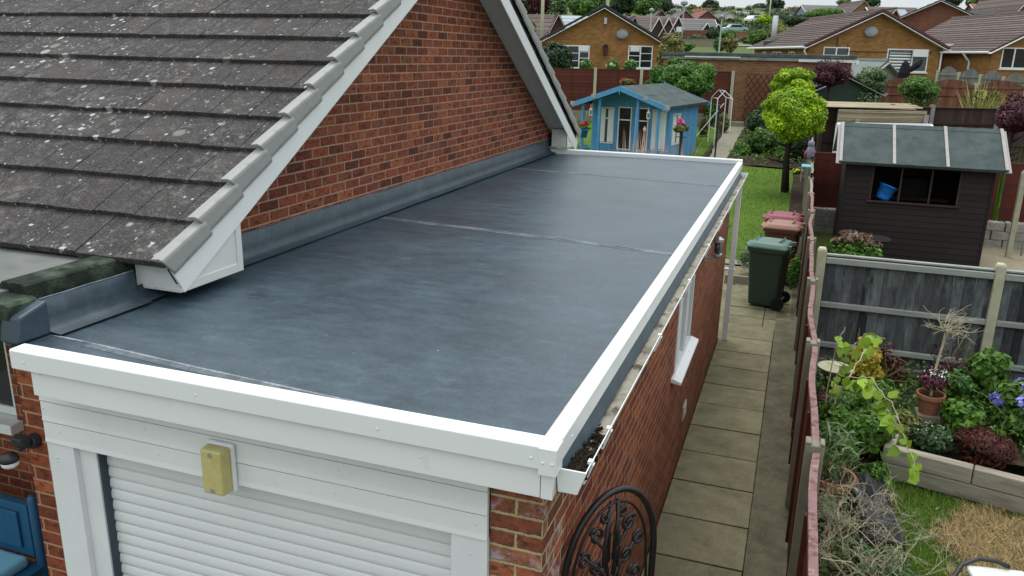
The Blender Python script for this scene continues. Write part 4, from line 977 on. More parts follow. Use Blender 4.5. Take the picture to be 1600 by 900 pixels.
for i, (s0, s1, za, zb) in enumerate(fh):
    x0, x1 = -1.26+s0, -1.26+s1; door = i in (1, 2); zm = za+(zb-za)*.70
    mb = MB()
    for (a, b, c, d) in ((x0, x0+.035, za, zb), (x1-.035, x1, za, zb), (x0+.035, x1-.035, za, za+.035), (x0+.035, x1-.035, zb-.035, zb), (x0+.035, x1-.035, zm-.018, zm+.018)): mb.box(a, b, .826, .862, c, d)
    fr = mb.build('door' if door else 'window', MT['upvc'], sh)
    mb = MB(); mb.box(x0+.03, x1-.03, .845, .85, za+.03, zb-.03); mb.build('pane', MT['glass_door'] if door else MT['glass_dim'], fr)
    if not door:
        mb = MB()
        for k in range(9):
            xx = x0+.04+(x1-x0-.08)*k/8; mb.rnd()
            if .3 < k/8 < .62 and i == 0: continue
            mb.tube([(xx, .834, za+.05), (xx+.004, .834, zb-.05)], .024, 6)
        mb.build('curtain', MT['curtain'], fr)
    else:
        mb = MB(); mb.tube([(x1-.03 if i == 1 else x0+.03, .815, .95), (x1-.03 if i == 1 else x0+.03, .815, 1.1)], .01, 6); mb.build('handle', MT['steel'], fr)
mb = MB()
for (a, b, c, d) in ((1.12, 1.16, .55, 1.48), (1.78, 1.82, .55, 1.48), (1.16, 1.78, .55, .59), (1.16, 1.78, 1.44, 1.48), (1.16, 1.78, 1.16, 1.20)): mb.box(1.24, 1.285, a, b, c, d)
fr = mb.build('window', MT['upvc'], sh); mb = MB(); mb.box(1.25, 1.255, 1.14, 1.80, .57, 1.46); mb.build('pane', MT['glass_dim'], fr)
mb = MB()
for k in range(9):
    if k in (4, 5): continue
    mb.tube([(1.262, 1.2+k*.068, .6), (1.262, 1.2+k*.068, 1.42)], .02, 6)
mb.build('curtain', MT['curtain'], fr)
for x in (-1.25, -.70, .52, 1.16):
    mb = MB(); zt = SE+.02+(1-abs(x)/1.43)*.36; mb.box(x-.04, x+.04, .08, .16, -.2, zt); mb.build('post', MT['blue'], sh, bevel=.004)
for xa, xb in ((-1.21, -.74), (.56, 1.12)):
    mb = MB(); mb.box(xa, xb, .10, .14, .40, .44); mb.box(xa, xb, .10, .14, .08, .11); x = xa+.05
    while x < xb: mb.box(x-.012, x+.012, .108, .132, .11, .40); x += .09
    mb.build('railing', MT['blue'], sh)
mb = MB(); mb.box(1.27, 1.31, .16, .85, .40, .44); mb.box(1.27, 1.31, .16, .85, .08, .11)
for k in range(7): mb.box(1.278, 1.302, .2+k*.09, .224+k*.09, .11, .40)
mb.build('railing', MT['blue'], sh)
for sg in (-1, 1):
    mb = MB(); a = Vector((sg*1.50, 0, SE-.05)); b = Vector((0, 0, SR)); d = (b-a).normalized(); n = Vector((-d.z*sg*-1, 0, abs(d.x)))
    n = Vector((d.z*-sg*-1 if False else (-d.z if d.x > 0 else d.z), 0, abs(d.x)))
    mb.prism([a, b, b+n*.02, a+n*.02][::(1 if sg > 0 else -1)], (0,-.08,0), (0,SD_+.06,0))
    q = a.lerp(b, .5); mb.prism([q+n*.0205, b+n*.0205, b+n*.026, q+n*.026][::(1 if sg > 0 else -1)], (0,-.082,0), (0,SD_+.062,0))
    mb.prism([a+n*.022-d*.005, a-n*.07-d*.005, a-n*.07+d*.012, a+n*.022+d*.012], (0,-.085,0), (0,SD_+.065,0))
    mb.build('roof_slope', MT['felt'], sh)
    for y in (-.11, SD_+.07):
        mb = MB(); mb.prism([a-d*.06-n*.115, b-n*.115, b+n*.025, a-d*.06+n*.025], (0,y,0), (0,y+.03,0)); bb = mb.build('bargeboard', MT['blue'], sh)
        if y < 0:
            for f_ in (.0, .45):
                p = a.lerp(b, f_); mb = MB(); mb.box(p.x-.07, p.x+.07, y-.012, y-.002, p.z-.07, p.z+.05); mb.build('corner_block', MT['batten'], bb, bevel=.01)
mb = MB(); mb.prism([(0,-.125,SR+.02),(.035,-.125,SR-.05),(0,-.125,SR-.24),(-.035,-.125,SR-.05)], (0,0,0), (0,.025,0)); mb.lathe([(.03,0),(.012,.05),(0,.1)], 8, (0, SD_, SR+.02)); mb.build('finial', MT['blue'], sh)
def loc_sh(x, y, z): return Matrix.Translation((-4.327, 18.369, .66)) @ Matrix.Rotation(-.177, 4, 'Z') @ Vector((x, y, z))
for x, lb in ((-.98, 'small white lantern hanging under the left side of the verandah roof'), (.86, 'small white lantern hanging under the right side of the verandah roof')):
    t = thing('hanging_lantern', lb, 'lantern', loc_sh(x, .1, 1.38), 0, 'lanterns on the summerhouse')
    mb = MB(); mb.lathe([(.055,0),(.06,.02),(.06,.03)], 6); mb.lathe([(.065,.16),(.03,.22),(.012,.235),(.012,.33)], 6)
    for k in range(6): a = k*1.047; mb.tube([(.05*math.cos(a),.05*math.sin(a),.02),(.05*math.cos(a),.05*math.sin(a),.17)], .008, 4)
    mb.build('frame', MT['upvc'], t); mb = MB(); mb.lathe([(.042,.03),(.042,.16)], 6); mb.build('lamp_glass', MT['glass_dim'], t)
t = thing('hanging_basket', 'blue pot of red flowers hanging beside the left verandah post', 'flower pot', loc_sh(-1.02, -.25, .86))
mb = MB(); mb.lathe([(.09,-.12),(.13,.10),(.14,.10),(.14,.13),(.11,.13)], 14); mb.build('pot', MT['plastic_blue'], t, smooth=True)
lv = Leaves(); lv.blob((0,0,.2), (.22,.22,.12), 400, .06, 10); lv.build('foliage', MT['leaf_green'], t)
lv = Leaves(); lv.blob((0,0,.26), (.2,.2,.11), 160, .06, 8, low=-.1, asp=.9); lv.build('blossoms', MT['fl_red'], t)
mb = MB(); mb.tube([(-.55,0,.02),(-.2,0,.12),(0,0,.35),(0,0,.13)], .012, 5); mb.build('bracket', MT['upvc_old'], t)
U, z = ptD(1065, 205, 21.5); p = W(U, 21.5, ghD(21.5))
t = thing('flower_stand', 'tall dark post topped with a basket of pink flowers in front of the summerhouse', 'flower stand', p)
zz = z-p.z; mb = MB(); mb.tube([(0,0,-.1),(0,0,zz)], .045, 8); mb.tube([(-.14,0,zz-.15),(.14,0,zz-.15)], .012, 5); mb.tube([(0,0,zz-.6),(.12,0,-.02)], .012, 5); mb.build('post', MT['black'], t)
lv = Leaves(); lv.blob((0,0,zz+.05), (.26,.26,.17), 700, .06, 14); lv.build('foliage', MT['leaf_olive'], t)
lv = Leaves(); lv.blob((-.03,0,zz+.22), (.13,.13,.12), 160, .07, 8, asp=.9, low=-.2); lv.build('blossoms', MT['fl_pink'], t)
U, z = ptD(1124, 166, 20.5); p = W(U, 20.5); mb = MB(); mb.tube([(p.x,p.y,p.z-.1),(p.x,p.y,z)], .022, 8); mb.lathe([(.03,0),(.03,.03),(0,.06)], 8, (p.x,p.y,z)); tag(mb.build('garden_pole', MT['black'], None), 'thin black pole standing on the lawn beside the garden path', 'pole')
# plume grass and wire obelisk in front of the summerhouse
for (px, n_, lb) in ((1000, 150, 'buff feathery grass plumes in front of the summerhouse doors'), (1050, 90, 'buff feathery grass plumes beside the right verandah railing')):
    U, z = ptD(px, 232, 21.0); p = W(U, 21.0); t = thing('plume_grass', lb, 'grass plant', p, 0, 'plume grasses by the summerhouse')
    P = np.stack([rng.normal(0, .28, n_), rng.normal(0, .15, n_), np.zeros(n_)], 1); blades('plumes', P, z-p.z+.25, .03, MT['fl_buff'], t, .25)
U, z = ptD(1007, 205, 21.3); p = W(U, 21.3); t = thing('garden_obelisk', 'small pale pink obelisk ornament in front of the right summerhouse door', 'ornament', p); h_ = z-p.z
mb = MB()
for k in range(6): a = k*1.047; mb.tube([(.13*math.cos(a),.13*math.sin(a),0),(.015*math.cos(a),.015*math.sin(a),h_)], .006, 4)
for f_ in (.2,.45,.7): mb.tube([(.16*(1-f_)*math.cos(a)+.02*f_*math.cos(a),.16*(1-f_)*math.sin(a)+.02*f_*math.sin(a),h_*f_) for a in np.linspace(0,6.283,13)], .007, 4)
mb.lathe([(.03,h_-.02),(.045,h_+.04),(.0,h_+.14)], 8); mb.build('frame', MT['fl_buff'], t)

# ------------------------------------------------------------------ generic houses
def window(parent, x0, x1, z0, z1, y=0., bars=(.5,), hbars=(), mat='upvc', pane='glass', dirx=False, fr=.055, nm='window', opened=None):
    """frame and pane in a wall facing -y (or -x when dirx) at local depth y"""
    mb = MB()
    def bx(a, b, c, d, o=.03):
        if dirx: mb.box(y-o, y+.04, a, b, c, d)
        else: mb.box(a, b, y-o, y+.04, c, d)
    bx(x0, x1, z0, z0+fr); bx(x0, x1, z1-fr, z1); bx(x0, x0+fr, z0+fr, z1-fr); bx(x1-fr, x1, z0+fr, z1-fr)
    for b in bars: xx = x0+(x1-x0)*b; bx(xx-fr*.6, xx+fr*.6, z0+fr, z1-fr)
    for (a, b, h) in hbars: xa, xb = x0+(x1-x0)*a+fr*.6, x0+(x1-x0)*b-fr*.6; zz = z0+(z1-z0)*h; bx(xa, xb, zz-fr*.3, zz+fr*.3, .022)
    bx(x0-.06, x1+.06, z0-.06, z0-.004, .08)
    f = mb.build(nm, MT[mat], parent); mb = MB()
    if dirx: mb.box(y-.008, y, x0+.02, x1-.02, z0+.02, z1-.02)
    else: mb.box(x0+.02, x1-.02, y-.008, y, z0+.02, z1-.02)
    mb.build('pane', MT[pane], f); return f
def slope_courses(mb, a, b, c, d, n, th=.045, M=None):
    """tiled slope: eave a->b, ridge d->c, in n stepped courses"""
    a, b, c, d = map(Vector, (a, b, c, d)); nr = (b-a).cross(d-a).normalized()
    if nr.z < 0: nr = -nr
    for i in range(n):
        t0, t1 = i/n, min(1, (i+1.12)/n); mb.rnd()
        p, q, r, s_ = a.lerp(d, t0)+nr*th, b.lerp(c, t0)+nr*th, b.lerp(c, t1)+nr*th*.25, a.lerp(d, t1)+nr*th*.25
        lo = [v-nr*th*.8 for v in (p, q, r, s_)]
        vs = [p, q, r, s_] + lo
        mb.add(vs, [(0,1,2,3),(7,6,5,4),(0,4,5,1),(1,5,6,2),(2,6,7,3),(3,7,4,0)])
def gable_house(name, label, U, D, hw, dep, eave, ridge, wall, roof, front=(), left=(), rot=0., z=None, ov=.28, courses=14, barge='upvc', group=None, chim=None, verge_dark=None, side=False, cat='house', extra=None):
    """gable of half width hw towards -y in the local frame; ridge runs back to +dep"""
    p = W(U, D, z); t = thing(name, label, cat, p, BR+rot, group)
    mb = MB(); mb.prism([(-hw,0,-1.5),(hw,0,-1.5),(hw,0,eave),(0,0,ridge-.05),(-hw,0,eave)], (0,0,0), (0,dep,0)); mb.build('wall', MT[wall], t)
    k = (ridge-eave)/hw
    for sg in (-1, 1):
        mb = MB(); e = sg*(hw+.3); ze = eave-.3*k+.06
        slope_courses(mb, (e,-ov,ze), (e,dep+ov,ze), (0,dep+ov,ridge+.06), (0,-ov,ridge+.06), courses); rf = mb.build('roof_slope', MT[roof], t)
        mb = MB(); mb.bar((e,-ov-.01,ze-.10), (0,-ov-.01,ridge-.045), .03, .20, (0,1,0)); mb.build('bargeboard', MT[barge], t)
        if verge_dark: mb = MB(); mb.bar((e,-ov-.02,ze+.05), (0,-ov-.02,ridge+.10), .10, .12, (0,1,0)); mb.build('verge_tiles', MT[verge_dark], t)
        mb = MB(); mb.box(*sorted((e, e-sg*.12)), -ov, dep+ov, ze-.10, ze-.02); mb.tube([(e+sg*.05, -ov, ze-.03), (e+sg*.05, dep+ov, ze-.03)], .055, 6); mb.build('gutter', MT[barge], t)
    mb = MB(); mb.tube([(0,-ov,ridge+.05),(0,dep+ov,ridge+.05)], .12, 6); mb.build('ridge_tiles', MT[roof], t)
    for a in front: window(t, *a[:4], y=-.01, **(a[4] if len(a) > 4 else {}))
    for a in left: window(t, *a[:4], y=-hw-.01, dirx=True, **(a[4] if len(a) > 4 else {}))
    if chim:
        mb = MB(); mb.box(chim[0]-.35, chim[0]+.35, chim[1]-.3, chim[1]+.3, ridge-1, ridge+.9); mb.tube([(chim[0],chim[1],ridge+.9),(chim[0],chim[1],ridge+1.2)], .12, 8); mb.build('chimney', MT['brick_far_red'], t)
    return t
def dish(label, U, D, v, y_off, size=.42, u=None):
    U, z = ptD(u, v, D-.25); p = W(U, D-.25, z)
    t = thing('satellite_dish', label, 'satellite dish', p, BR+R(-12), 'satellite dishes')
    mb = MB(); prof = [(size*i/7, -.10*(1-(i/7)**2)) for i in range(8)]; M = Matrix.Rotation(R(72), 4, 'X'); vs, fs = [], []; sg = 22
    for (r_, z_) in prof:
        for k in range(sg): a = 6.2832*k/sg; vs.append(M @ Vector((r_*math.cos(a), r_*.86*math.sin(a), -z_-.10)))
    fs = [(i*sg+k, i*sg+(k+1) % sg, (i+1)*sg+(k+1) % sg, (i+1)*sg+k) for i in range(7) for k in range(sg)]
    mb.add(vs, fs); mb.build('reflector', MT['dish'], t, smooth=True)
    mb = MB(); mb.tube([(0,.22,-.25),(0,.05,-.25),(0,.02,0)], .02, 6); mb.tube([(0,-.02,-size*.8),(0,-.32,-size*.55)], .014, 5); mb.box(-.04,.04,-.36,-.28,-size*.62,-size*.48); mb.build('arm', MT['galv'], t)

# house behind the summerhouse
g3 = dict(bars=(.5,), hbars=[(0,.5,.33),(0,.5,.66),(.5,1,.33),(.5,1,.66)])
def lw(a, b, D, Uc, zb):  # pixel corners -> local window rectangle on that wall
    u0, z1 = ptD(*a, D); u1, z0 = ptD(*b, D); return (u0-Uc, u1-Uc, z0-zb, z1-zb)
Uc, D1 = 4.43, 44.; zb = ghD(D1)
h1 = gable_house('bungalow', 'buff brick bungalow gable with two white Georgian windows behind the blue summerhouse', Uc, D1, 3.15, 9., 2.35, 4.05, 'brick_orange', 'roof_dark', ov=.25, verge_dark='roof_dark',
    front=[(*lw((868,70),(920,107),D1,Uc,zb), dict(bars=(.36,.70), hbars=[(0,.7,.33),(0,.7,.66),(.7,1,.45),(.7,1,.72)])), (*lw((982,71),(1018,107),D1,Uc,zb), dict(bars=(.5,), hbars=[(0,.5,.3),(0,.5,.55),(0,.5,.74),(.5,1,.33),(.5,1,.66)]))])
x0, x1, z0, z1 = lw((904,72),(919,80),D1,Uc,zb); mb = MB(); mb.box(x0, x1, -.06, -.04, z0, z1); mb.build('top_light', MT['upvc'], h1)
x0, x1, z0, z1 = lw((985,72),(999,80),D1,Uc,zb); mb = MB(); mb.box(x0, x1, -.06, -.04, z0, z1); mb.build('top_light', MT['upvc'], h1)
dish('grey satellite dish on the gable of the bungalow behind the summerhouse', 0, D1, 52, 0, .30, 972)
U, z = ptD(946, 78, D1-.1); t = thing('bird_box', 'small dark red bird box on the buff brick gable between two windows', 'bird box', W(U, D1-.12, z), BR)
mb = MB(); mb.box(-.11,.11,-.1,.1,-.25,.18); mb.build('body', MT['box_red'], t); mb = MB(); mb.prism([(-.15,-.14,.17),(.15,-.14,.17),(0,-.14,.30)], (0,0,0), (0,.26,0)); mb.build('roof', MT['shed_dark'], t)
U, z = ptD(946, 33, D1-.1); t = thing('alarm_lamp', 'small vent under the apex of the buff brick gable', 'lamp', W(U, D1-.08, z), BR)  # a vent in the gable, no light source
mb = MB(); mb.box(-.08,.08,-.08,.06,-.16,.16); mb.build('body', MT['steel'], t, bevel=.02)
# right hand bungalows
Uc, D2 = 17.8, 42.; zb = ghD(D2); EV = 2.52
h2 = gable_house('bungalow', 'buff brick bungalow with satellite dish and ribbed brown roof behind the brick garage', Uc, D2, 3.28, 9.5, EV, 4.12, 'brick_orange', 'roof_brown', courses=15, verge_dark='roof_maroon',
    front=[(*lw((1387,76),(1446,113),D2,Uc,zb), dict(bars=(.62,), hbars=[(.62,1,.72)], pane='glass_dim')), (*lw((1287,73),(1326,88),D2,Uc,zb), dict(bars=(.5,), pane='glass_dim'))],
    left=[(2., 2.9, 1.2, 2.2), (4.2, 5.8, 1.2, 2.2), (7., 7.7, 1.2, 2.2)])
x0, x1, z0, z1 = lw((1390,79),(1420,108),D2,Uc,zb); mb = MB()
for k in range(6): mb.box(x0+.03, x1, -.026, -.02, z0+(z1-z0)*(k+.12)/6, z0+(z1-z0)*(k+.62)/6)
mb.build('blind', MT['curtain'], h2)
x0, x1, z0, z1 = lw((1425,77),(1446,87),D2,Uc,zb); mb = MB(); mb.box(x0, x1, -.22, -.16, z0-.06, z1); mb.build('top_light', MT['upvc'], h2)
dish('grey satellite dish on the gable of the bungalow behind the brick garage', 0, D2, 48, 0, .31, 1362)
mb = MB(); mb.tube([(-1.9,-.03,EV-.1),(-1.9,-.03,2.9)], .018, 5); mb.tube([(-1.35,-.03,2.62),(-1.35,-.03,2.25),(2.9,-.03,2.25)], .016, 5); mb.build('cable', MT['black'], h2)
mb = MB(); mb.tube([(-3.5,-.1,EV-.2),(-3.5,-.1,EV-.35),(-3.32,-.06,EV-.55),(-3.32,-.06,0)], .045, 8); mb.tube([(3.34,-.06,EV-.2),(3.34,-.06,0)], .045, 8); mb.build('downpipe', MT['upvc'], h2)
U, z = ptD(1204, 66, 50.); 
t = thing('flue_pipe', 'tall pale flue pipe standing on the eave of the ribbed brown roof', 'flue', W(U, 49.5, z)); _, zt = ptD(1206, 25, 50.); mb = MB(); mb.tube([(0,0,-.3),(0,0,zt-z)], .16, 10); mb.build('pipe', MT['galv'], t, smooth=True); mb = MB(); mb.box(-.5,.5,-.5,.5,-.15,.05); mb.build('base', MT['lead'], t)
Uc3, D3 = 25.9, 40.; zb = ghD(D3)
h3 = gable_house('bungalow', 'buff brick bungalow at the right edge with brown ribbed roof and dark curtained window', Uc3, D3, 3.35, 10.5, 2.62, 4.45, 'brick_orange', 'roof_brown', courses=16,
    front=[(*lw((1567,74),(1612,108),D3,Uc3,zb), dict(bars=(.38,), pane='interior'))])
mb = MB(); mb.tube([(-3.72,1.9,2.45),(-3.55,1.8,2.2),(-3.42,1.75,2.05),(-3.42,1.75,0)], .05, 8); mb.build('downpipe', MT['upvc'], h3)
# link with a door between the two bungalows
p = W(21.9, 44.5, ghD(44.5)); t = thing('side_extension', 'brown brick link with white half glazed door between the two right bungalows', 'house', p, BR)
mb = MB(); mb.box(-.6, 1.4, 0, 3, -1, 2.45); mb.build('wall', MT['brick_brown'], t); mb = MB(); mb.box(-.62, 1.45, -.15, 3, 2.46, 2.6); mb.build('roof', MT['upvc'], t); window(t, -.45, .35, .1, 2.2, y=-.01, bars=(), hbars=[(0,1,.58)], nm='door', pane='glass_dim')
D4 = 58.; Uc4 = ptD(1468, 20, D4)[0]
gable_house('house', 'red brown brick gable with white bargeboards rising behind the two right bungalows', Uc4, D4, 3.9, 9., 3.05, 4.85, 'brick_far_red', 'roof_grey', courses=10, rot=R(-27))

# long brick garage with flat roof at the end of the garden
DG = 33.3; p = W(10.02, DG, 1.25); t = thing('brick_garage', 'long brown brick garage with grey felt flat roof across the end of the garden', 'garage', p, BR)
mb = MB(); mb.box(-3.28, 3.28, 0, 6, -.6, 2.55); mb.build('wall', MT['brick_brown'], t)
mb = MB(); mb.box(-3.42, 3.40, -.14, 6.1, 2.60, 2.74); mb.build('felt_roof', MT['felt'], t, bevel=.02); mb = MB(); mb.box(-3.36, 3.34, -.11, 6.05, 2.48, 2.598); mb.build('fascia', MT['felt_grey'], t)
mb = MB(); mb.box(-3.40, -1.2, -.17, -.142, 2.55, 2.60); mb.box(1.1, 3.36, -.17, -.142, 2.46, 2.56); mb.build('trim_board', MT['upvc_old'], t)
window(t, -2.95, -2.5, 1.75, 2.25, y=-.01, bars=(.5,))
mb = MB(); mb.box(3.38, 3.5, -.14, -.02, 2.42, 2.56); mb.build('security_lamp', MT['upvc'], t)
U, z = ptD(1205, 105, 33.1); p = W(U, 33.1, 1.3); hh = 1.95
t = thing('garden_trellis', 'brown diamond trellis standing against the brick garage wall', 'trellis', p, BR)
mb = MB()
for i in range(-8, 9):
    for sg in (-1, 1):
        x0 = i*.24; pts = []
        for k in range(21):
            z_ = hh*k/20; x_ = x0+sg*(z_-hh/2)*.72
            if abs(x_) <= .98: pts.append((x_, .012*sg, z_))
        if len(pts) > 1: mb.bar(pts[0], pts[-1], .035, .012, (0,1,0))
mb.build('lattice', MT['wood_red'], t)
# fence at the end of the garden
p = W(4.45, 33.2, 1.15); t = thing('end_fence', 'red brown panel fence on pale gravel boards behind the summerhouse', 'fence', p, BR)
us = [-3.9, -2.05, -.12, 1.78, 3.68+.4]; us = [ptD(x, 150, 33.2)[0]-4.45 for x in (858, 928.5, 1000, 1070, 1142)]
us = [us[0]-3.8, us[0]-1.9]+us
for i, u in enumerate(us): mb = MB(); mb.box(u-.06, u+.06, -.06, .06, -.4, 2.17); mb.build('post', MT['post_pale'], t, bevel=.01)
for a, b in zip(us, us[1:]):
    mb = MB()
    for k in range(12): mb.rnd(); mb.prism([(0,-.02,.50+k*.134),(0,-.008,.50+k*.134+.14),(0,.01,.50+k*.134+.14),(0,.01,.50+k*.134)][::-1], (a+.06,0,0), (b-.06,0,0))
    for f_ in (.02,.5,.98): x = a+.06+(b-a-.12)*f_; mb.box(x-.02, x+.02, -.035, -.02, .5, 2.1)
    mb.box(a+.06, b-.06, -.03, .03, 2.10, 2.13); mb.build('panel', MT['wood_red'], t); mb = MB(); mb.box(a+.06, b-.06, -.03, .02, -.4, .49); mb.build('gravel_board', MT['concrete'], t)
mb = MB(); pp = W(ptD(1142,150,33)[0]+.25, 32.6, 1.2); mb.box(pp.x-.35, pp.x+.45, pp.y-.2, pp.y+.2, 1.0, 1.38); structure(mb.build('garden_step', MT['concrete'], None, bevel=.02))
p = W(ptD(1180,188,31)[0], 33.0, 1.3)

# ------------------------------------------------------------------ right neighbours' fences, screens, sheds
p = W(12.2, 24.2, ghD(24.2)); t = thing('dark_fence', 'dark brown board fence with pale posts beside the reed screen', 'fence', p, BR)
us = [-3.2, -1.2, -.02, 1.9, 3.75, 5.7]
for a, b in zip(us, us[1:]):
    mb = MB(); x = a+.05
    while x < b-.06: w_ = min(.12, b-.05-x); mb.rnd(); mb.box(x, x+w_-.004, -.0+random.uniform(-.004,.004), .02, .05, 1.93); x += w_
    for z_ in (.9, 1.5): mb.box(a+.05, b-.05, -.045, -.005, z_-.03, z_+.03)
    mb.box(a+.05, b-.05, -.06, .05, 1.931, 1.96); mb.build('panel', MT['fence_dark'], t)
for u in us: mb = MB(); mb.box(u-.055, u+.055, -.08, .05, -.3, 2.02); mb.build('post', MT['felt_grey'] if u > -.5 else MT['fence_dark'], t)
U0, z0_ = ptD(1308, 190, 23.6); U1, _ = ptD(1446, 190, 23.6); p = W((U0+U1)/2, 23.6, ghD(23.6)); hw = (U1-U0)/2
t = thing('reed_screen', 'pale reed screened shelter with flat reed top behind the dark shed', 'screen', p, BR)
mb = MB(); zt = 1.93
mb.box(-hw, hw, .02, .03, .1, zt-.02)
for k in range(105): mb.rnd(0, 1); z_ = .1+k*(zt-.1)/105; mb.tube([(-hw, random.uniform(-.01,.01), z_+random.uniform(-.006,.006)), (0, random.uniform(-.02,.02), z_+random.uniform(-.012,.012)), (hw, random.uniform(-.01,.01), z_+random.uniform(-.01,.01))], random.uniform(.006,.012), 4)
mb.build('reed_front', MT['reed'], t)
mb = MB()
for k in range(46): mb.rnd(); y_ = .0+k*.02; mb.tube([(-hw-.3+random.uniform(-.1,.1), y_, zt+.05+y_*.12), (hw-.3+random.uniform(-.2,.3), y_, zt+.03+y_*.12+random.uniform(-.02,.02))], random.uniform(.007,.014), 4)
mb.build('reed_top', MT['reed'], t)
for x in (-hw+.55, hw-.02): mb = MB(); mb.box(x-.06, x+.06, -.08, -.03, 0, zt-.28 if x < 0 else zt-.12); mb.build('post', MT['batten'], t)
# white framed cold frame behind the shed
p = W(8.85, 18.6, ghD(18.6)); t = thing('greenhouse', 'low white framed greenhouse just behind the dark shed', 'greenhouse', p, BR+R(4))
_, zt = ptD(1380, 195, 19.5); zt -= p.z
mb = MB()
A_, B_ = -1.15, 1.12
for (a, b) in (((A_,.95,zt),(B_,.95,zt)), ((A_,.0,zt-.62),(B_,.0,zt-.62)), ((A_,0,zt-.62),(A_,.95,zt)), ((B_,0,zt-.62),(B_,.95,zt)), ((A_,0,0),(A_,0,zt-.62)), ((B_,0,0),(B_,0,zt-.62)), ((A_,.95,0),(A_,.95,zt)), ((B_,.95,0),(B_,.95,zt))): mb.bar(a, b, .07, .07)
for f_ in (.25,.5,.75): x = A_+(B_-A_)*f_; mb.bar((x,.95,zt),(x,.0,zt-.62), .05, .05)
mb.build('frame', MT['upvc'], t)
mb = MB(); mb.quad((A_,.0,zt-.64),(B_,.0,zt-.64),(B_,.94,zt-.02),(A_,.94,zt-.02)); mb.quad((A_-.01,0,.05),(A_-.01,0,zt-.65),(A_-.01,.94,zt-.03),(A_-.01,.94,.05)); mb.build('pane', MT['curtain'], t)
# scalloped fences
def scallop(name, label, P0, P1, n, h, mat, rise=.22, posts_='post_pale', drop=0.):
    P0, P1 = Vector(P0), Vector(P1); d = (P1-P0); L = math.hypot(d.x, d.y); t = thing(name, label, 'fence', P0, math.atan2(d.y, d.x)); pw = L/n
    for i in range(n):
        z0 = d.z*(i+.5)/n; mb = MB(); x = i*pw+.06; nb = max(8, int((pw-.12)/.115))
        for k in range(nb):
            xa = x+(pw-.12)*k/nb; xb = x+(pw-.12)*(k+1)/nb-.004; f_ = (k+.5)/nb; zt = h+rise*math.sin(math.pi*f_)-.04; mb.rnd(); mb.box(xa, xb, 0, .02, z0+.05, z0+zt)
        for zz in (.35, h-.42, h-.1): mb.box(x, x+pw-.12, -.04, -.003, z0+zz-.035, z0+zz+.035)
        mb.build('panel', MT[mat], t)
    for i in range(n+1): mb = MB(); mb.box(i*pw-.055, i*pw+.055, -.06, .05, d.z*i/n-.3, d.z*i/n+h+.06); mb.build('post', MT[posts_], t)
    return t
Ua, za = ptD(1290, 150, 32.4); Ub, _ = ptD(1755, 150, 32.4)
scallop('scalloped_fence', 'rust brown fence with scalloped panel tops and grey posts in front of the right bungalows', W(Ua, 32.4, ghD(32.4)), W(Ub, 32.4, ghD(32.4)), 6, 1.82, 'fence_rust')
Ua, za = ptD(1468, 100, 38.5); Ub, _ = ptD(1640, 100, 35.)
pa, pb = W(Ua, 38.5), W(Ub, 34.6); 
scallop('scalloped_fence', 'silver grey fence with rounded panel tops directly below the right bungalows', pa, pb, 5, 1.72, 'fence_silver', .3)
def small_shed(label, u, v, D, hw, dep, eave, ridge, wall, roof, rot, z=None):
    U, zz = ptD(u, v, D); return gable_house('small_shed', label, U, D, hw, dep, eave, ridge, wall, roof, rot=rot, z=zz-ridge, courses=1, barge='batten', cat='shed', ov=.12)
small_shed('pale grey wooden shed with grey sheet roof against the right bungalow', 1383, 97, 38.5, 1.3, 2.6, 1.75, 2.35, 'fence_silver', 'roof_shed', R(38))
small_shed('dark green shed with green felt roof behind the purple bush', 1323, 119, 30.5, 1.1, 2.0, 1.7, 2.2, 'leaf_dark' if False else 'bin_green', 'felt', R(-4))
U, z = ptD(1414, 106, 36.5); t = thing('folded_parasol', 'black folded parasol standing in front of the striped blind window', 'parasol', W(U, 36.5, ghD(36.5))); z -= ghD(36.5)
mb = MB(); mb.tube([(0,0,0),(0,0,z+.3)], .025, 6); mb.build('pole', MT['black'], t); mb = MB(); mb.lathe([(.03,z+.32),(.14,z+.2),(.24,z-.2),(.20,z-.5),(.1,z-.55)], 8); mb.tube([(.2,0,z-.1),(.5,0,z+.15),(.62,0,z+.35)], [.13,.15,.06], 6); mb.build('canopy', MT['darkcloth'], t)
BS = Matrix.Scale(.8, 4)
t = thing('bird_figure', 'lilac grey plastic bird figure perched on the top of the boundary fence', 'ornament', (1.03, 13.55, gh(1.03,13.55)+1.53)); t.rotation_euler = (0,0,R(30)); t.scale = (.78,.78,.8)
mb = MB(); mb.lathe([(.0,0),(.08,.01),(.12,.10),(.13,.2),(.10,.30),(.075,.36)], 14); mb.build('body', MT['purplepl'], t, smooth=True)
mb = MB(); mb.lathe([(.0,.33),(.07,.35),(.095,.42),(.085,.48),(.05,.52),(0,.53)], 14); mb.tube([(.0,-.08,.42),(.0,-.13,.40)], [.02,.004], 6); mb.build('head', MT['purplepl'], t, smooth=True)
mb = MB(); mb.tube([(-.12,0,.24),(-.13,.02,.12),(-.09,.05,.0)], [.04,.05,.02], 6); mb.tube([(.12,0,.24),(.13,.02,.12),(.09,.05,.0)], [.04,.05,.02], 6); mb.build('wing', MT['lid_maroon'], t, smooth=True)
t = thing('plant_rack', 'pale blue wire rack hooked over the fence top below the bird figure', 'rack', (1.0, 12.9, gh(1.0,12.9)+1.50))
mb = MB(); mb.box(-.12,.12,-.22,.22,0,.02); mb.build('tray', MT['cushion'], t); mb = MB()
for k in range(6): mb.tube([(-.11,-.2+k*.08,0),(-.11,-.2+k*.08,-.3)], .006, 4)
mb.build('wires', MT['galv'], t)

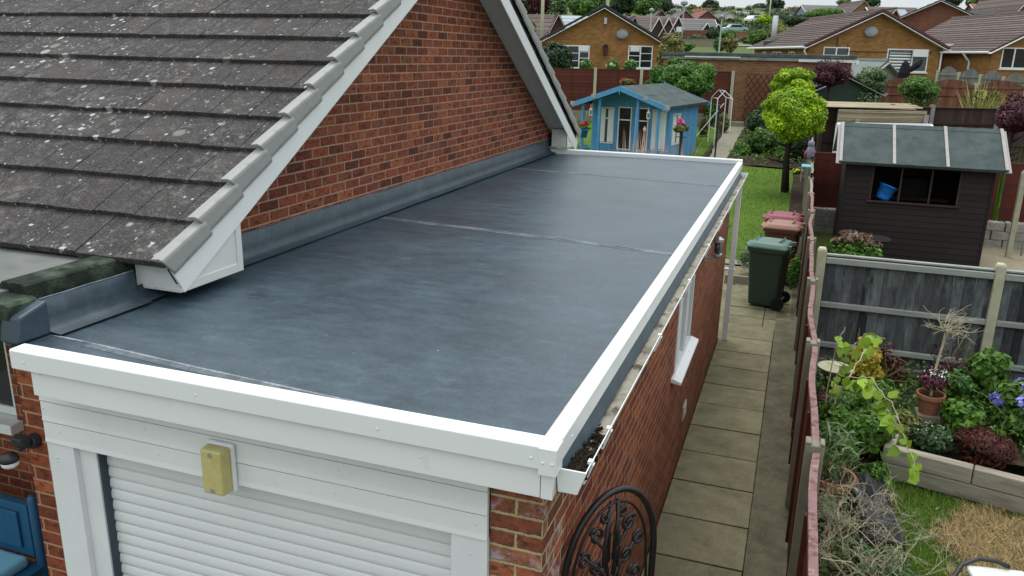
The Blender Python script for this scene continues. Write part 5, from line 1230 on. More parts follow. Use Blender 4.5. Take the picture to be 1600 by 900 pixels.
# ------------------------------------------------------------------ trees and shrubs of the middle distance
def Dground(u, v):
    d = 6.
    while d < 90 and ptD(u, v, d)[1] > ghD(d): d += .1
    return d
def px_shrub(name, label, cat, u, v, D, rpx, hpx, n, leaf, mat, trunk=True, K=28, lr=.36, group=None, flowers=None, base=None, **kw):
    """crown centred on a line of sight, standing at distance D on the ground there"""
    if D is None: D = Dground(u, v+hpx*.9)
    U, z = ptD(u, v, D); g = ghD(D) if base is None else base; p = W(U, D, g); s_ = D/FPX/.96
    r = rpx*s_; hh = hpx*s_; t = thing(name, label, cat, p, random.uniform(0, 6), group); zc = z-g
    if trunk:
        mb = MB(); limbs(mb, (0,0,-.15), (random.uniform(-.1,.1),0,max(.3, zc-hh*.3)), max(.03, r*kw.get('tr', .115)), (r*.75, r*.75, hh*.5), 9); mb.build('trunk', MT['bark_dark'], t, smooth=True)
    lv = Leaves(); lv.blob((0,0,zc), (r, r, hh), n, leaf, K, lr, kw.get('asp', .55), low=kw.get('low', -.8)); lv.blob((0,0,zc-hh*.1), (r*.62, r*.62, hh*.62), n//5, leaf*1.7, 12, .5, .8, low=-1)
    if not trunk and zc > hh: lv.blob((0,0,zc*.62), (r*.98, r*.98, zc*.62), n//2, leaf, K, lr, kw.get('asp', .55), low=-1)
    if not trunk: lv.blob((0,0,zc+hh*.3), (r*.9, r*.9, hh*.9), n//4, leaf, 7, .42, kw.get('asp', .55), low=0)
    lv.build('crown' if trunk else 'foliage', mat, t)
    if flowers: fl = Leaves(); fl.blob((0,0,zc+hh*.1), (r*1.02, r*1.02, hh), flowers[1], flowers[2], 12, .3, .9, low=-.1); fl.build('blossoms', MT[flowers[0]], t)
    return t
L_ = MT
px_shrub('clipped_tree', 'lime green rounded tree on a dark trunk by the fence, nearer of two', 'tree', 1241, 178, 21.5, 52, 42, 22000, .09, L_['leaf_lime'], K=70, lr=.27, low=-1, tr=.13, asp=.42)
px_shrub('clipped_tree', 'lime green rounded tree, farther of two, rising behind the nearer one', 'tree', 1239, 129, 26.5, 37, 22, 12000, .10, L_['leaf_lime'], K=50, lr=.27, low=-1, tr=.13, asp=.42)
px_shrub('round_tree', 'round bright green leafy tree behind the summerhouse roof', 'tree', 1065, 124, 29.5, 56, 32, 15000, .12, L_['leaf_green'], K=60, lr=.24, low=-1)
px_shrub('purple_shrub', 'dark purple leaved shrub in front of the long brick garage', 'shrub', 1298, 118, 29.5, 31, 24, 6000, .08, L_['leaf_purple'])
px_shrub('purple_maple', 'dark purple maple at the right edge above the shed roof', 'tree', 1590, 183, 19.5, 36, 32, 6000, .07, L_['leaf_purple'])
px_shrub('red_flower_shrub', 'pinkish red tipped shrub above the purple maple at the right edge', 'shrub', 1588, 152, 25.5, 15, 9, 900, .07, L_['leaf_red'])
px_shrub('grey_shrub', 'grey green feathery shrub in front of the rust brown scalloped fence', 'shrub', 1362, 124, 30.5, 26, 17, 4000, .09, L_['leaf_grey'], trunk=False)
px_shrub('evergreen_shrub', 'spreading dark evergreen shrub behind the reed screen', 'shrub', 1437, 139, 28., 34, 16, 5000, .09, L_['leaf_mid'], trunk=False)
px_shrub('dark_shrub', 'dark ivy like shrub under the lime trees by the reed screen', 'shrub', 1284, 205, None, 20, 34, 5000, .09, L_['leaf_dark'], trunk=False)
px_shrub('bed_plant', 'leafy green plant filling the bed left of the lime trees', 'plant', 1192, 222, None, 26, 20, 3000, .12, L_['leaf_mid'], trunk=False)
px_shrub('bed_plant', 'dark leafy plant in the bed in front of the trellis', 'plant', 1195, 190, None, 34, 22, 3600, .12, L_['leaf_dark'], trunk=False)
px_shrub('bed_shrub', 'dark green shrub behind the trunk of the nearer lime tree', 'shrub', 1222, 205, None, 26, 26, 4200, .11, L_['leaf_dark'], trunk=False)
px_shrub('bed_shrub', 'dark green shrub right of the nearer lime tree trunk', 'shrub', 1262, 214, None, 16, 26, 2600, .11, L_['leaf_dark'], trunk=False)
px_shrub('bed_shrub', 'leafy dark shrub hiding the lower trunk of the nearer lime tree', 'shrub', 1247, 232, None, 17, 22, 3000, .09, L_['leaf_dark'], trunk=False)
px_shrub('bed_plant', 'small lime green plant low in the bed beside the garden path', 'plant', 1160, 234, None, 15, 9, 700, .10, L_['leaf_green'], trunk=False)
px_shrub('bed_plant', 'bushy plant at the foot of the nearer lime tree', 'plant', 1222, 232, None, 14, 15, 1200, .09, L_['leaf_mid'], trunk=False)
px_shrub('tall_grass', 'yellow green tufted plant beside the wire arch and the path', 'plant', 1130, 194, None, 13, 15, 1500, .10, L_['leaf_olive'], trunk=False, asp=.2)
px_shrub('climber', 'dark green climber growing in the white garden arch', 'plant', 1112, 178, None, 14, 18, 1500, .10, L_['leaf_mid'], trunk=False)
px_shrub('border_plant', 'orange tinged plant at the back corner of the summerhouse', 'plant', 1100, 200, None, 8, 15, 700, .09, L_['leaf_olive'], trunk=False)
px_shrub('garden_shrub', 'dark shrub against the left end of the buff brick bungalow', 'shrub', 868, 92, 40., 30, 22, 3500, .16, L_['leaf_dark'], trunk=False)
px_shrub('garden_shrub', 'pale olive shrub at the right corner of the buff brick bungalow', 'shrub', 1048, 80, 39., 25, 24, 3500, .16, L_['leaf_olive'], trunk=False)
for u, v, lb in ((915, 103, 'small green shrub under the left Georgian window'), (957, 104, 'small green shrub below the dark red bird box'), (985, 103, 'small pale rose bush under the right Georgian window')):
    px_shrub('rose_bush', lb, 'shrub', u, v, 35., 11, 9, 700, .12, L_['leaf_green'], trunk=False, flowers=('fl_white', 12, .14))
px_shrub('garden_shrub', 'small shrub by the gap at the left end of the summerhouse fence', 'shrub', 826, 45, 48., 12, 14, 1200, .16, L_['leaf_green'], trunk=False)
px_shrub('potted_flowers', 'small orange flowered plant on top of the end fence behind the summerhouse roof', 'plant', 980, 128, 30., 13, 5, 350, .10, L_['leaf_olive'], trunk=False, flowers=('fl_red', 40, .08))
px_shrub('yucca', 'variegated spiky plant along the dark fence top at right', 'plant', 1533, 148, 27.5, 14, 9, 60, .2, L_['leaf_olive'], trunk=False, asp=.14)
px_shrub('yucca', 'small spiky yellow plant right of the variegated one above the dark fence', 'plant', 1556, 149, 27.5, 8, 6, 40, .2, L_['leaf_olive'], trunk=False, asp=.14)
for o in [q for q in bpy.data.objects if q.name.startswith('yucca')]:
    n = 90; P = np.stack([rng.normal(0,.10,n), rng.normal(0,.10,n), np.full(n, .9)], 1); blades('leaves', P, 1.45 if o.name == 'yucca' else 1.2, .07, MT['leaf_yucca'], o, .45)
lv = Leaves(); n = 2600; X = rng.uniform(-1.28, 1.15, n); Y = rng.uniform(20.4, 28.2, n); Z = np.array([gh(a, b) for a, b in zip(X, Y)]); lump = (np.sin(X*4+1)+np.sin(Y*3.1)+np.sin(X*9+Y*7))/6+.5
sel = lump > .42; P = np.stack([X, Y, Z+.03+rng.uniform(0, .4, n)*lump], 1)[sel]; lv.pts(P, nrm(rng.normal(size=P.shape)+np.array([0,-.3,1.2])), .11, lump[sel], .5)
tag(lv.build('ground_cover', MT['leaf_mid']), 'low leafy plants scattered over the dark soil of the far bed', 'ground cover', kind='stuff')
n = 5000; X = rng.uniform(-2, .7, n); Y = 10.4+9.6*rng.uniform(0, 1, n); Z = np.array([gh(a, b) for a, b in zip(X, Y)])
tag(blades('grass', np.stack([X, Y, Z], 1), .05, .02, MT['blade'], None, .6), 'short mown grass of the lawn beyond the bins', 'grass', kind='stuff')
t = thing('tall_grass', 'tall green grassy stems right of the dark shed', 'plant', (4.95, 14.4, .05)); P = np.stack([rng.normal(0,.28,160), rng.normal(0,.2,160), np.zeros(160)],1); blades('blades', P, 1.9, .03, MT['leaf_green'], t, .12)
# white arch at the end of the lawn
U, z = ptD(1122, 200, 28.); p = W(U, 28.); t = thing('garden_arch', 'white metal frame of a small lean to arch beside the end fence', 'frame', p, BR)
mb = MB(); _, zt = ptD(1122, 142, 28.); zt -= p.z
for y_ in (0, .9):
    mb.tube([(-.1,y_,0),(-.1,y_,zt-.25),(.12,y_,zt),(.40,y_,zt-.25),(.40,y_,0)], .018, 5)
for a in ((-.1,zt-.25),(.12,zt),(.40,zt-.25),(-.1,.6)): mb.tube([(a[0],0,a[1]),(a[0],.9,a[1])], .016, 5)
mb.tube([(-.9,-.1,.15),(.1,-.1,zt-.4)], .015, 5); mb.build('frame', MT['upvc'], t)
# lavender beside the bin, weeds
for x, y, r, h, n, mt, lb in ((.16, 9.2, .26, .55, 1800, 'leaf_grey', 'grey green lavender bush left of the dark green bin'), (.95, 8.2, .16, .7, 700, 'leaf_green', 'leggy green plant between the green bin and the fence'), (.42, 8.5, .12, .85, 200, 'leaf_green', 'thin leafy stems standing in front of the brown bins')):
    shrub('lavender' if 'lavender' in lb else 'weed', lb, 'plant', (x, y, 0), r, h, n, .05, MT[mt], trunk=False, z0=.0, asp=.25 if mt == 'leaf_grey' else .5, core=False)
mb = MB(); mb.box(-.2, .2, 8.55, 8.62, -.04, .12); structure(mb.build('path_edging', MT['wood_old'], None))
px_shrub('yellow_flowers', 'small yellow flowering plant at the foot of the dark tree trunk', 'plant', 1247, 268, None, 8, 6, 240, .07, L_['leaf_green'], trunk=False, flowers=('fl_yellow', 60, .06))
# hydrangea behind the grey fence
t = shrub('leafy_shrub', 'green shrub with bronze tips showing above the grey fence beside the shed', 'shrub', (1.85, 9.0, -.02), .52, .95, 2600, .10, MT['leaf_green'], trunk=False, z0=.05)
lv = Leaves(); lv.blob((0,.15,.85), (.48,.45,.14), 500, .09, 16, .3); lv.build('tips', MT['leaf_bronze'], t)
px_shrub('lawn_border', 'low lavender and daisies along the lawn left of the summerhouse', 'plant', 905, 234, None, 20, 8, 1200, .08, L_['leaf_grey'], trunk=False)

# ------------------------------------------------------------------ neighbour's flower border
def stuff_leaves(name, label, boxes, mat):
    lv = Leaves()
    for (x0, x1, y0, y1, z0, z1, n, s_) in boxes:
        P = np.stack([rng.uniform(x0, x1, n), rng.uniform(y0, y1, n), rng.uniform(z0, z1, n)], 1)
        lump = (np.sin(P[:,0]*7.1+1)+np.sin(P[:,1]*6.3)+np.sin(P[:,0]*13+P[:,1]*11))/6+.5
        P[:,2] = z0+(P[:,2]-z0)*(.35+.9*lump); N = nrm(rng.normal(size=(n,3))+np.array([0,-.2,1.3])); lv.pts(P, N, s_, lump, .5)
    o = lv.build(name, mat); tag(o, label, 'ground cover', kind='stuff'); return o
sheet('border_bed', 1.75, 8, 2.2, 4.36, .22, MT['soil'], .25, rough=.04)
sheet('border_bed', 1.15, 1.76, 2.0, 4.36, .10, MT['soil'], .2, rough=.04)
stuff_leaves('ground_cover', 'mixed low green leaves covering the flower border soil', [(1.2,3.4,2.3,4.2,.2,.50,2600,.06), (3.4,6,2.3,4.2,.2,.5,1500,.07), (1.18,1.85,-1.0,2.4,.0,.28,1500,.06)], MT['leaf_mid'])
stuff_leaves('ground_cover', 'dark small leaves low between the border plants', [(1.2,3.4,2.25,4.3,.2,.34,2200,.05)], MT['leaf_dark'])
# timber sleepers
mb = MB(); 
sl = thing('sleeper_edging', 'weathered timber sleepers edging the raised flower border', 'edging', (1.85, 2.05, 0), R(-13.5))
for z0, z1, cuts in ((0, .155, (.0, 1.75, 4.2, 6)), (.16, .315, (-.0, .75, 2.9, 6))):
    for a, b in zip(cuts, cuts[1:]): mb = MB(); mb.rnd(); mb.box(a+.004, b-.004, -.05+random.uniform(-.006,.006), .06, z0, z1); mb.build('sleeper', MT['sleeper'], sl, bevel=.012)
mb = MB(); mb.rnd(); mb.box(0, .09, .062, .9, .0, .31); mb.build('sleeper', MT['sleeper'], sl, bevel=.012)
XMIN = [-9.]
def branchy(mb, p, d, L, r, depth, bend=.35, lv=None, leafn=0, seg=4):
    pts = [Vector(p)]; dd = Vector(d).normalized(); n = 4
    for i in range(n):
        if pts[-1].x < XMIN[0]: dd.x = abs(dd.x)
        dd = (dd+Vector((random.gauss(0,bend),random.gauss(0,bend),random.gauss(0,bend*.7)+.03))*.5).normalized(); pts.append(pts[-1]+dd*L/n)
    mb.rnd(); mb.tube(pts, [r*(1-.5*i/n) for i in range(n+1)], seg, cap=False)
    if lv is not None and leafn:
        k = leafn; idx = rng.integers(1, n+1, k); P = np.array([pts[i][:] for i in idx])+rng.normal(0,.02,(k,3)); lv.pts(P, nrm(rng.normal(size=(k,3))+np.array([0,0,.8])), lv.sz, rng.uniform(0,1,k), lv.asp)
    if depth > 0:
        for i in range(random.choice((2,3,3))):
            q = pts[random.randint(1, n)]; nd = (dd+Vector((random.gauss(0,.8),random.gauss(0,.8),random.gauss(0,.6)))).normalized(); branchy(mb, q, nd, L*random.uniform(.5,.8), r*.66, depth-1, bend, lv, leafn, seg)
# dead shrub by the fence, two bushes of bare pale twigs
for (x, y, lb, nb, L, seed) in ((1.46, .55, 'tangle of bare bleached twigs of a dead shrub nearest the red fence', 9, .44, 3), (1.66, -.05, 'sprawling dead shrub of pale twigs with a few green shoots by the straw patch', 9, .46, 5)):
    XMIN[0] = 1.26-x; random.seed(seed); t = thing('dead_shrub', lb, 'shrub', (x, y, .02)); mb = MB(); lv = Leaves(); lv.sz = .05; lv.asp = .3
    for i in range(nb):
        a = random.uniform(0, 6.28); branchy(mb, (random.uniform(-.08,.08), random.uniform(-.08,.08), .0), (math.cos(a)*.6, math.sin(a)*.6, random.uniform(.8,1.8)), L*.95, 0.0062, 4, .42, lv if i % 3 == 0 else None, 1)
    mb.build('twigs', MT['twig'], t); lv.build('leaves', MT['leaf_grey'], t); XMIN[0] = -9.
random.seed(11)
# black sheet covered crate and pots beside the fence
t = thing('plastic_sheet', 'black plastic sheeting draped over a low pallet among the dead twigs', 'sheet', (1.66, .85, 0), R(6)); mb = MB(); n = 16; vs = []
for j in range(n+1):
    for i in range(n+1):
        x = -.17+.36*i/n; y = -.55+1.05*j/n; e = min(i, n-i, j, n-j)/n; vs.append((x, y, .36*min(1, e*9)**.6+.02*math.sin(9*x*3+2)+.022*math.sin(x*40+y*3)+random.uniform(-.006,.006)+.02))
mb.add(vs, [(j*(n+1)+i, j*(n+1)+i+1, (j+1)*(n+1)+i+1, (j+1)*(n+1)+i) for j in range(n) for i in range(n)]); mb.build('sheet', MT['blackp'], t)
def pot(name, label, loc, r, h, mat='terracotta'):
    t = thing(name, label, 'flower pot', loc); mb = MB(); mb.lathe([(r*.68,0),(r*.92,h*.8),(r*1.06,h*.8),(r*1.06,h),(r*.92,h),(r*.86,h*.75),(0,h*.75)], 22, cap=False); mb.build('pot', MT[mat], t, smooth=False); mb = MB(); mb.lathe([(r*.88,h*.86),(0,h*.88)], 16, cap=False); mb.build('compost', MT['soil'], t); return t
t = pot('plant_pot', 'large terracotta pot with a spiky plant beside the red fence', (1.36, 1.08, .0), .185, .40)
lv = Leaves(); n = 130; a = rng.uniform(0,6.28,n); P = np.stack([np.cos(a)*rng.uniform(.02,.2,n), np.sin(a)*rng.uniform(.02,.2,n), rng.uniform(.42,.85,n)],1); lv.pts(P, nrm(rng.normal(size=(n,3))), .15, rng.uniform(0,1,n), .14); lv.build('foliage', MT['leaf_grey'], t)
mb = MB()
for k in range(14): a = random.uniform(0,6.28); branchy(mb, (0,0,.34), (math.cos(a)*.5,math.sin(a)*.5,1), .36, .005, 1, .3)
mb.build('stems', MT['stem_green'], t)
t = pot('plant_pot', 'terracotta pot with a bare standard tree on a concrete plinth by the grey fence', (2.33, 2.95, .34), .13, .21)
mb = MB(); mb.box(2.22, 2.44, 2.84, 3.06, .15, .338); tag(mb.build('plinth', MT['concrete'], None, bevel=.01), 'concrete block under the terracotta pot in the border', 'plinth')
mb = MB(); mb.tube([(0,0,.15),(.01,.06,.45),(.05,.12,.72),(.06,.16,.84)], [.014,.013,.012,.012], 7)
for k in range(16): a = random.uniform(0,6.28); branchy(mb, (.06,.16,.82), (math.cos(a),math.sin(a),random.uniform(.1,1.)), .21, .005, 2, .35)
mb.build('standard_stem', MT['twig'], t); lv = Leaves(); lv.blob((.0,.05,.32), (.17,.17,.16), 500, .05, 12); lv.build('foliage', MT['leaf_purple'], t); lv = Leaves(); lv.blob((.0,.02,.36), (.17,.17,.16), 60, .02, 12, asp=.9); lv.build('blossoms', MT['fl_white'], t)
# pale bowl on a black stand
t = thing('bird_bath', 'cream bowl on a black metal stand in the corner by the fences', 'bird bath', (1.40, 3.05, .05)); mb = MB(); mb.lathe([(0,.50),(.06,.50),(.13,.545),(.17,.60),(.18,.60),(.17,.615),(.12,.56),(0,.53)], 24, cap=False); mb.build('bowl', MT['post_pale'], t, smooth=True)
mb = MB()
for k in range(3): a = k*2.09+.4; mb.tube([(.10*math.cos(a),.10*math.sin(a),0),(.05*math.cos(a),.05*math.sin(a),.3),(.12*math.cos(a),.12*math.sin(a),.55)], .009, 5)
mb.build('stand', MT['black'], t)
# climber reaching over the border: arching stems with broad pale leaves
t = thing('climber', 'arching climber with broad pale green leaves reaching over the border', 'climber', (1.30, 1.95, .05))
mb = MB(); lv = Leaves(); lv.asp = .75
def stem(pts, nleaf, sz, r=.008, droop=.05):
    P = []; pts = [Vector(p)-Vector((1.30,1.95,.05)) for p in pts]
    for i in range(len(pts)-1):
        for k in range(6): P.append(pts[i].lerp(pts[i+1], k/6)+Vector((random.gauss(0,.006),random.gauss(0,.006),random.gauss(0,.006))))
    P.append(pts[-1]); mb.tube(P, [r*(1-.6*i/len(P)) for i in range(len(P))], 5)
    idx = rng.integers(len(P)//4, len(P), nleaf); Q = np.array([P[i][:] for i in idx])+np.stack([rng.normal(0,.04,nleaf), rng.normal(0,.04,nleaf), -abs(rng.normal(droop,.025,nleaf))],1)
    lv.pts(Q, nrm(rng.normal(size=(nleaf,3))*.55+np.array([-.1,-.8,.75])), sz, rng.uniform(0,1,nleaf), .78)
stem([(1.30,1.95,.05),(1.33,1.8,.7),(1.42,1.75,1.05),(1.60,1.6,1.12),(1.78,1.35,.98),(1.90,1.15,.75),(1.98,1.0,.60)], 30, .10)
stem([(1.30,1.95,.05),(1.32,2.0,.8),(1.42,2.05,1.2),(1.56,2.0,1.38),(1.70,1.9,1.40)], 18, .10)
stem([(1.30,1.95,.05),(1.28,1.9,.8),(1.30,1.9,1.25),(1.36,1.95,1.45)], 9, .10)
stem([(1.36,1.85,.9),(1.55,1.9,.95),(1.75,1.9,.80),(1.88,1.8,.65)], 18, .10)
stem([(1.42,1.75,1.0),(1.55,2.2,1.1),(1.68,2.7,1.15)], 8, .11)
mb.build('stem', MT['twig'], t); lv.build('leaves', MT['leaf_climber'], t, bend=.16, hexa=True)
def bplant(name, label, loc, r, h, n, leaf, mat, asp=.5, flowers=None, K=18, lr=.34):
    t = thing(name, label, 'plant', loc); mb = MB()
    for k in range(9): a = random.uniform(0,6.28); branchy(mb, (random.uniform(-r,r)*.3,random.uniform(-r,r)*.3,0), (math.cos(a)*.4,math.sin(a)*.4,1), h*.7, .006, 1, .25)
    mb.build('stems', MT['stem_green'], t)
    lv = Leaves(); lv.blob((0,0,h*.6), (r,r,h*.45), n, leaf, K, lr, asp, low=-.9); lv.blob((0,0,h*.35),(r*.7,r*.7,h*.35), n//3, leaf*1.3, 10, .5, asp, low=-1); lv.build('foliage', MT[mat], t, hexa=True)
    if flowers: fl = Leaves(); fl.blob((0,0,h*.72), (r,r,h*.4), flowers[1], flowers[2], flowers[3], .25, .9, low=-.2); fl.build('blossoms', MT[flowers[0]], t)
    return t
bplant('golden_shrub', 'golden yellow leaved shrub against the grey fence', (1.72, 3.3, .15), .27, .78, 2200, .05, 'leaf_yellow')
bplant('azalea', 'reddish tipped shrub right of the golden shrub', (1.98, 3.45, .15), .18, .72, 700, .05, 'leaf_red')
bplant('fern', 'feathery dark green plant beside the red fence', (1.48, 2.35, .1), .28, .62, 2600, .05, 'leaf_mid', .3)
bplant('fern', 'grey green strappy plant behind the climber stems', (1.75, 2.6, .15), .26, .5, 1300, .08, 'leaf_green', .2)
bplant('purple_leaf_plant', 'low dark purple plant near the cream bowl', (1.32, 2.75, .1), .16, .38, 900, .05, 'leaf_purple')
bplant('border_plant', 'bright green bushy plant right of the terracotta pot', (2.62, 2.75, .2), .24, .40, 1700, .06, 'leaf_green')
bplant('border_plant', 'tall fresh green plant in front of the pale concrete post', (2.95, 3.5, .2), .24, .72, 1300, .08, 'leaf_green')
bplant('border_plant', 'bushy green plant with blue and violet flowers at the right edge', (3.12, 2.85, .2), .30, .62, 1700, .07, 'leaf_mid', flowers=('fl_blue', 260, .05, 5))
bplant('rhododendron', 'leafy green plant with large violet flower heads at the right edge', (3.30, 2.95, .2), .30, .85, 1400, .09, 'leaf_mid', flowers=('fl_violet', 320, .05, 5))
bplant('red_maple', 'low feathery dark red maple behind the sleepers', (2.72, 2.20, .2), .36, .34, 3400, .05, 'leaf_red', .22)
bplant('red_maple', 'thin bronze red maple twigs in front of the grey fence', (2.62, 3.7, .2), .34, .75, 420, .05, 'leaf_purple', .3)
bplant('border_plant', 'dark green clump with tiny white flowers behind the sleepers', (2.30, 2.30, .2), .24, .26, 1100, .05, 'leaf_dark', flowers=('fl_white', 45, .022, 10))
bplant('border_plant', 'reddish green clump with tiny white flowers left of the terracotta pot', (2.03, 2.55, .15), .22, .32, 1000, .05, 'leaf_olive', flowers=('fl_white', 30, .022, 10))
bplant('border_plant', 'green shrub farther along the border beyond the pale post', (4.2, 3.2, .2), .45, .8, 2000, .08, 'leaf_mid')
bplant('border_plant', 'lush pale green leafy plant under the arching climber', (1.42, 1.75, .05), .24, .72, 1900, .07, 'leaf_green')
bplant('border_plant', 'fresh green plant between the climber and the sleepers', (1.70, 2.15, .12), .24, .5, 1700, .06, 'leaf_green', .6)
bplant('border_plant', 'mid green ferny plant in front of the golden shrub', (1.80, 2.95, .15), .28, .55, 1800, .06, 'leaf_mid', .35)
bplant('border_plant', 'mixed green plant left of the pale concrete post', (2.62, 3.35, .2), .26, .5, 1500, .06, 'leaf_mid')
bplant('border_plant', 'bright green shoots at the corner of the sleepers by the black sheet', (1.78, 1.55, 0), .16, .34, 800, .06, 'leaf_green', .3)
bplant('grass_clump', 'grey green shoots sprouting low around the dead shrub', (1.72, .1, 0), .26, .34, 900, .07, 'leaf_grey', .18)
bplant('grass_clump', 'dark leafy clump at the foot of the fence near the bottom edge', (1.42, -.35, 0), .22, .3, 900, .07, 'leaf_mid', .4)
# grass and straw
P = np.stack([rng.uniform(1.6, 4.6, 80000), rng.uniform(-1.6, 2.0, 80000), np.full(80000, -.03)], 1)
cxs, cys = 2.88, .92
d = np.hypot((P[:,0]-cxs)/.60, (P[:,1]-cys)/.80)+.18*np.sin(P[:,0]*9)*np.cos(P[:,1]*8)+.10*np.sin(P[:,0]*23+P[:,1]*17)
sel = (P[:,1] < 2.0-.24*(P[:,0]-1.85)) & (np.sin(P[:,0]*5.1+2)*np.cos(P[:,1]*4.3) > -.75)
o = blades('grass', P[(d > 1) & sel], .065, .007, MT['blade'], None, .6); tag(o, 'patchy green grass around the straw patch', 'grass', kind='stuff')
Q = P[(d < 1.08)]; Q = Q[rng.uniform(0, 1, len(Q)) < .75]; Q[:,2] = .0
o = blades('straw', Q, .05, .007, MT['straw_blade'], None, 1.6); tag(o, 'patch of yellow straw covering bare ground on the neighbour lawn', 'straw', kind='stuff')
def straw_base():
    mb = MB(); n = 40; vs = [(cxs, cys, -.005)]
    for k in range(n): a = 6.2832*k/n; r_ = 1+.12*math.sin(a*3+1)+.07*math.sin(a*7); vs.append((cxs+.6*r_*math.cos(a), cys+.82*r_*math.sin(a), -.012))
    mb.add(vs, [(0, 1+k, 1+(k+1) % n) for k in range(n)]); structure(mb.build('straw_ground', MT['straw']))
straw_base()
# table corner and hose near the bottom edge
t = thing('garden_table', 'pale grey table top corner at the bottom right edge', 'table', (2.40, -.22, 0), R(10)); mb = MB(); mb.box(-.18, .20, -.6, .22, .42, .46); mb.build('tabletop', MT['upvc_old'], t, bevel=.02)
for sx in (-.14, .16):
    for sy in (-.55, .17): mb = MB(); mb.box(sx-.02, sx+.02, sy-.02, sy+.02, 0, .42); mb.build('leg', MT['upvc_old'], t)
mb = MB(); mb.tube([(1.98,-.45,.20),(2.06,-.22,.36),(2.16,-.06,.46),(2.27,.0,.50),(2.38,.01,.50),(2.46,.0,.479)], .016, 8); tag(mb.build('hose', MT['blackp'], None, smooth=True), 'thick grey hose lying across the table corner', 'hose')

# ------------------------------------------------------------------ far street and hillside
def far_house(label, u, v_ridge, D, half_px, dep, eave, ridge, wall, roof, ridge_along_view=True, front=(), **kw):
    U, zr = ptD(u, v_ridge, D); hw = half_px*D/FPX/.96
    return gable_house(kw.pop('name', 'far_house'), label, U, D, hw, dep, eave, ridge, wall, roof, front=front, z=zr-ridge, courses=kw.pop('courses', 6), group='houses on the far hillside', **kw)
def side_house(label, u0, u1, v_ridge, D, dep, eave, ridge, wall, roof, wins=(), gables=(), solar=None, chim=None):
    """ridge runs across the view: eaves wall faces us"""
    U0, zr = ptD(u0, v_ridge, D); U1, _ = ptD(u1, v_ridge, D); p = W((U0+U1)/2, D, zr-ridge); L = (U1-U0)/2
    t = thing('far_house', label, 'house', p, BR, 'houses on the far hillside')
    mb = MB(); mb.prism([(0,0,-2),(0,dep,-2),(0,dep,eave),(0,dep/2,ridge-.05),(0,0,eave)][::-1], (-L,0,0), (L,0,0)); mb.build('wall', MT[wall], t)
    k = (ridge-eave)/(dep/2); mb = MB()
    slope_courses(mb, (-L-.3,-.35,eave-.35*k+.05), (L+.3,-.35,eave-.35*k+.05), (L+.3,dep/2,ridge+.05), (-L-.3,dep/2,ridge+.05), 7); slope_courses(mb, (L+.3,dep+.35,eave-.35*k+.05), (-L-.3,dep+.35,eave-.35*k+.05), (-L-.3,dep/2,ridge+.05), (L+.3,dep/2,ridge+.05), 4)
    mb.build('roof', MT[roof], t)
    mb = MB(); mb.box(-L-.3, L+.3, -.42, -.33, eave-.55*k+.0, eave-.35*k+.06)
    for sg in (-1, 1): mb.bar((sg*(L+.31),-.35,eave-.35*k-.05), (sg*(L+.31),dep/2,ridge-.05), .05, .25, (1,0,0))
    mb.build('bargeboard', MT['upvc'], t)
    for (x0, x1, z0, z1) in wins: window(t, x0*L, x1*L, z0, z1, y=-.02, fr=.10)
    for (x, hw, gz, ov) in gables:
        mb = MB(); mb.prism([(x*L-hw,-ov,-1),(x*L+hw,-ov,-1),(x*L+hw,-ov,eave-.3),(x*L,-ov,gz),(x*L-hw,-ov,eave-.3)], (0,0,0), (0,ov+dep*.3,0)); mb.build('gable', MT['brick_dark'], t)
        for sg in (-1, 1):
            a = Vector((x*L+sg*(hw+.3),-ov-.3,eave-.75)); b = Vector((x*L,-ov-.3,gz+.1)); mb = MB(); slope_courses(mb, a, a+Vector((0,ov+dep*.35,0)), b+Vector((0,ov+dep*.35,0)), b, 4); mb.build('roof', MT[roof], t)
            mb = MB(); mb.bar(a, b, .08, .34, (0,1,0)); mb.build('bargeboard', MT['upvc'], t)
        window(t, x*L-.75, x*L+.75, .9, 2.1, y=-ov-.03, fr=.14)
    if solar:
        mb = MB()
        for c in range(4): y0, y1 = .25, .42; xa = L*(solar-.5)+c*1.1; mb.prism([(xa,dep*.5*y0*2*.5,0),(xa+1.,dep*.5*y0*2*.5,0),(xa+1.,dep*.42,0),(xa,dep*.42,0)], (0,0,0), (0,0,.05), Matrix.Identity(4))
        M = None
        mb = MB(); za = eave+k*dep*.12+.16; zb_ = eave+k*dep*.42+.16; mb.add([(-L*.6,dep*.12,za),(L*.5,dep*.12,za),(L*.5,dep*.42,zb_),(-L*.6,dep*.42,zb_),(-L*.6,dep*.12,za-.08),(L*.5,dep*.12,za-.08),(L*.5,dep*.42,zb_-.08),(-L*.6,dep*.42,zb_-.08)], [(0,1,2,3),(0,4,5,1),(1,5,6,2),(2,6,7,3),(3,7,4,0)]); mb.build('solar_panel', MT['roof_metal'], t)
    if chim is not None: mb = MB(); mb.box(chim*L-.5, chim*L+.5, dep/2-.4, dep/2+.4, ridge-1, ridge+1.2); mb.build('chimney', MT['brick_far_red'], t)
    return t
side_house('brown roofed bungalow left of the buff gable, behind a wooden pole', 790, 872, 19, 74., 8, 2.5, 4.9, 'brick_brown', 'roof_brown', wins=((.1,.35,.9,2.2),))
far_house('steep brown gable with white bargeboards just left of the buff gable', 873, 22, 69., 21, 6, 2.3, 4.6, 'brick_dark', 'roof_brown')
side_house('blue grey metal roofed building behind the buff gable', 868, 926, 22, 84., 8, 2.6, 4.8, 'render_blue', 'roof_metal')
side_house('long brown roofed terrace with three steep white edged gables', 968, 1060, 22, 128., 9, 2.6, 5.2, 'brick_far_red', 'roof_brown', wins=((.05,.15,.9,2.1),), gables=((.30,1.25,4.6,1.2), (.62,1.25,4.6,1.6), (.92,1.25,4.8,2.0)))
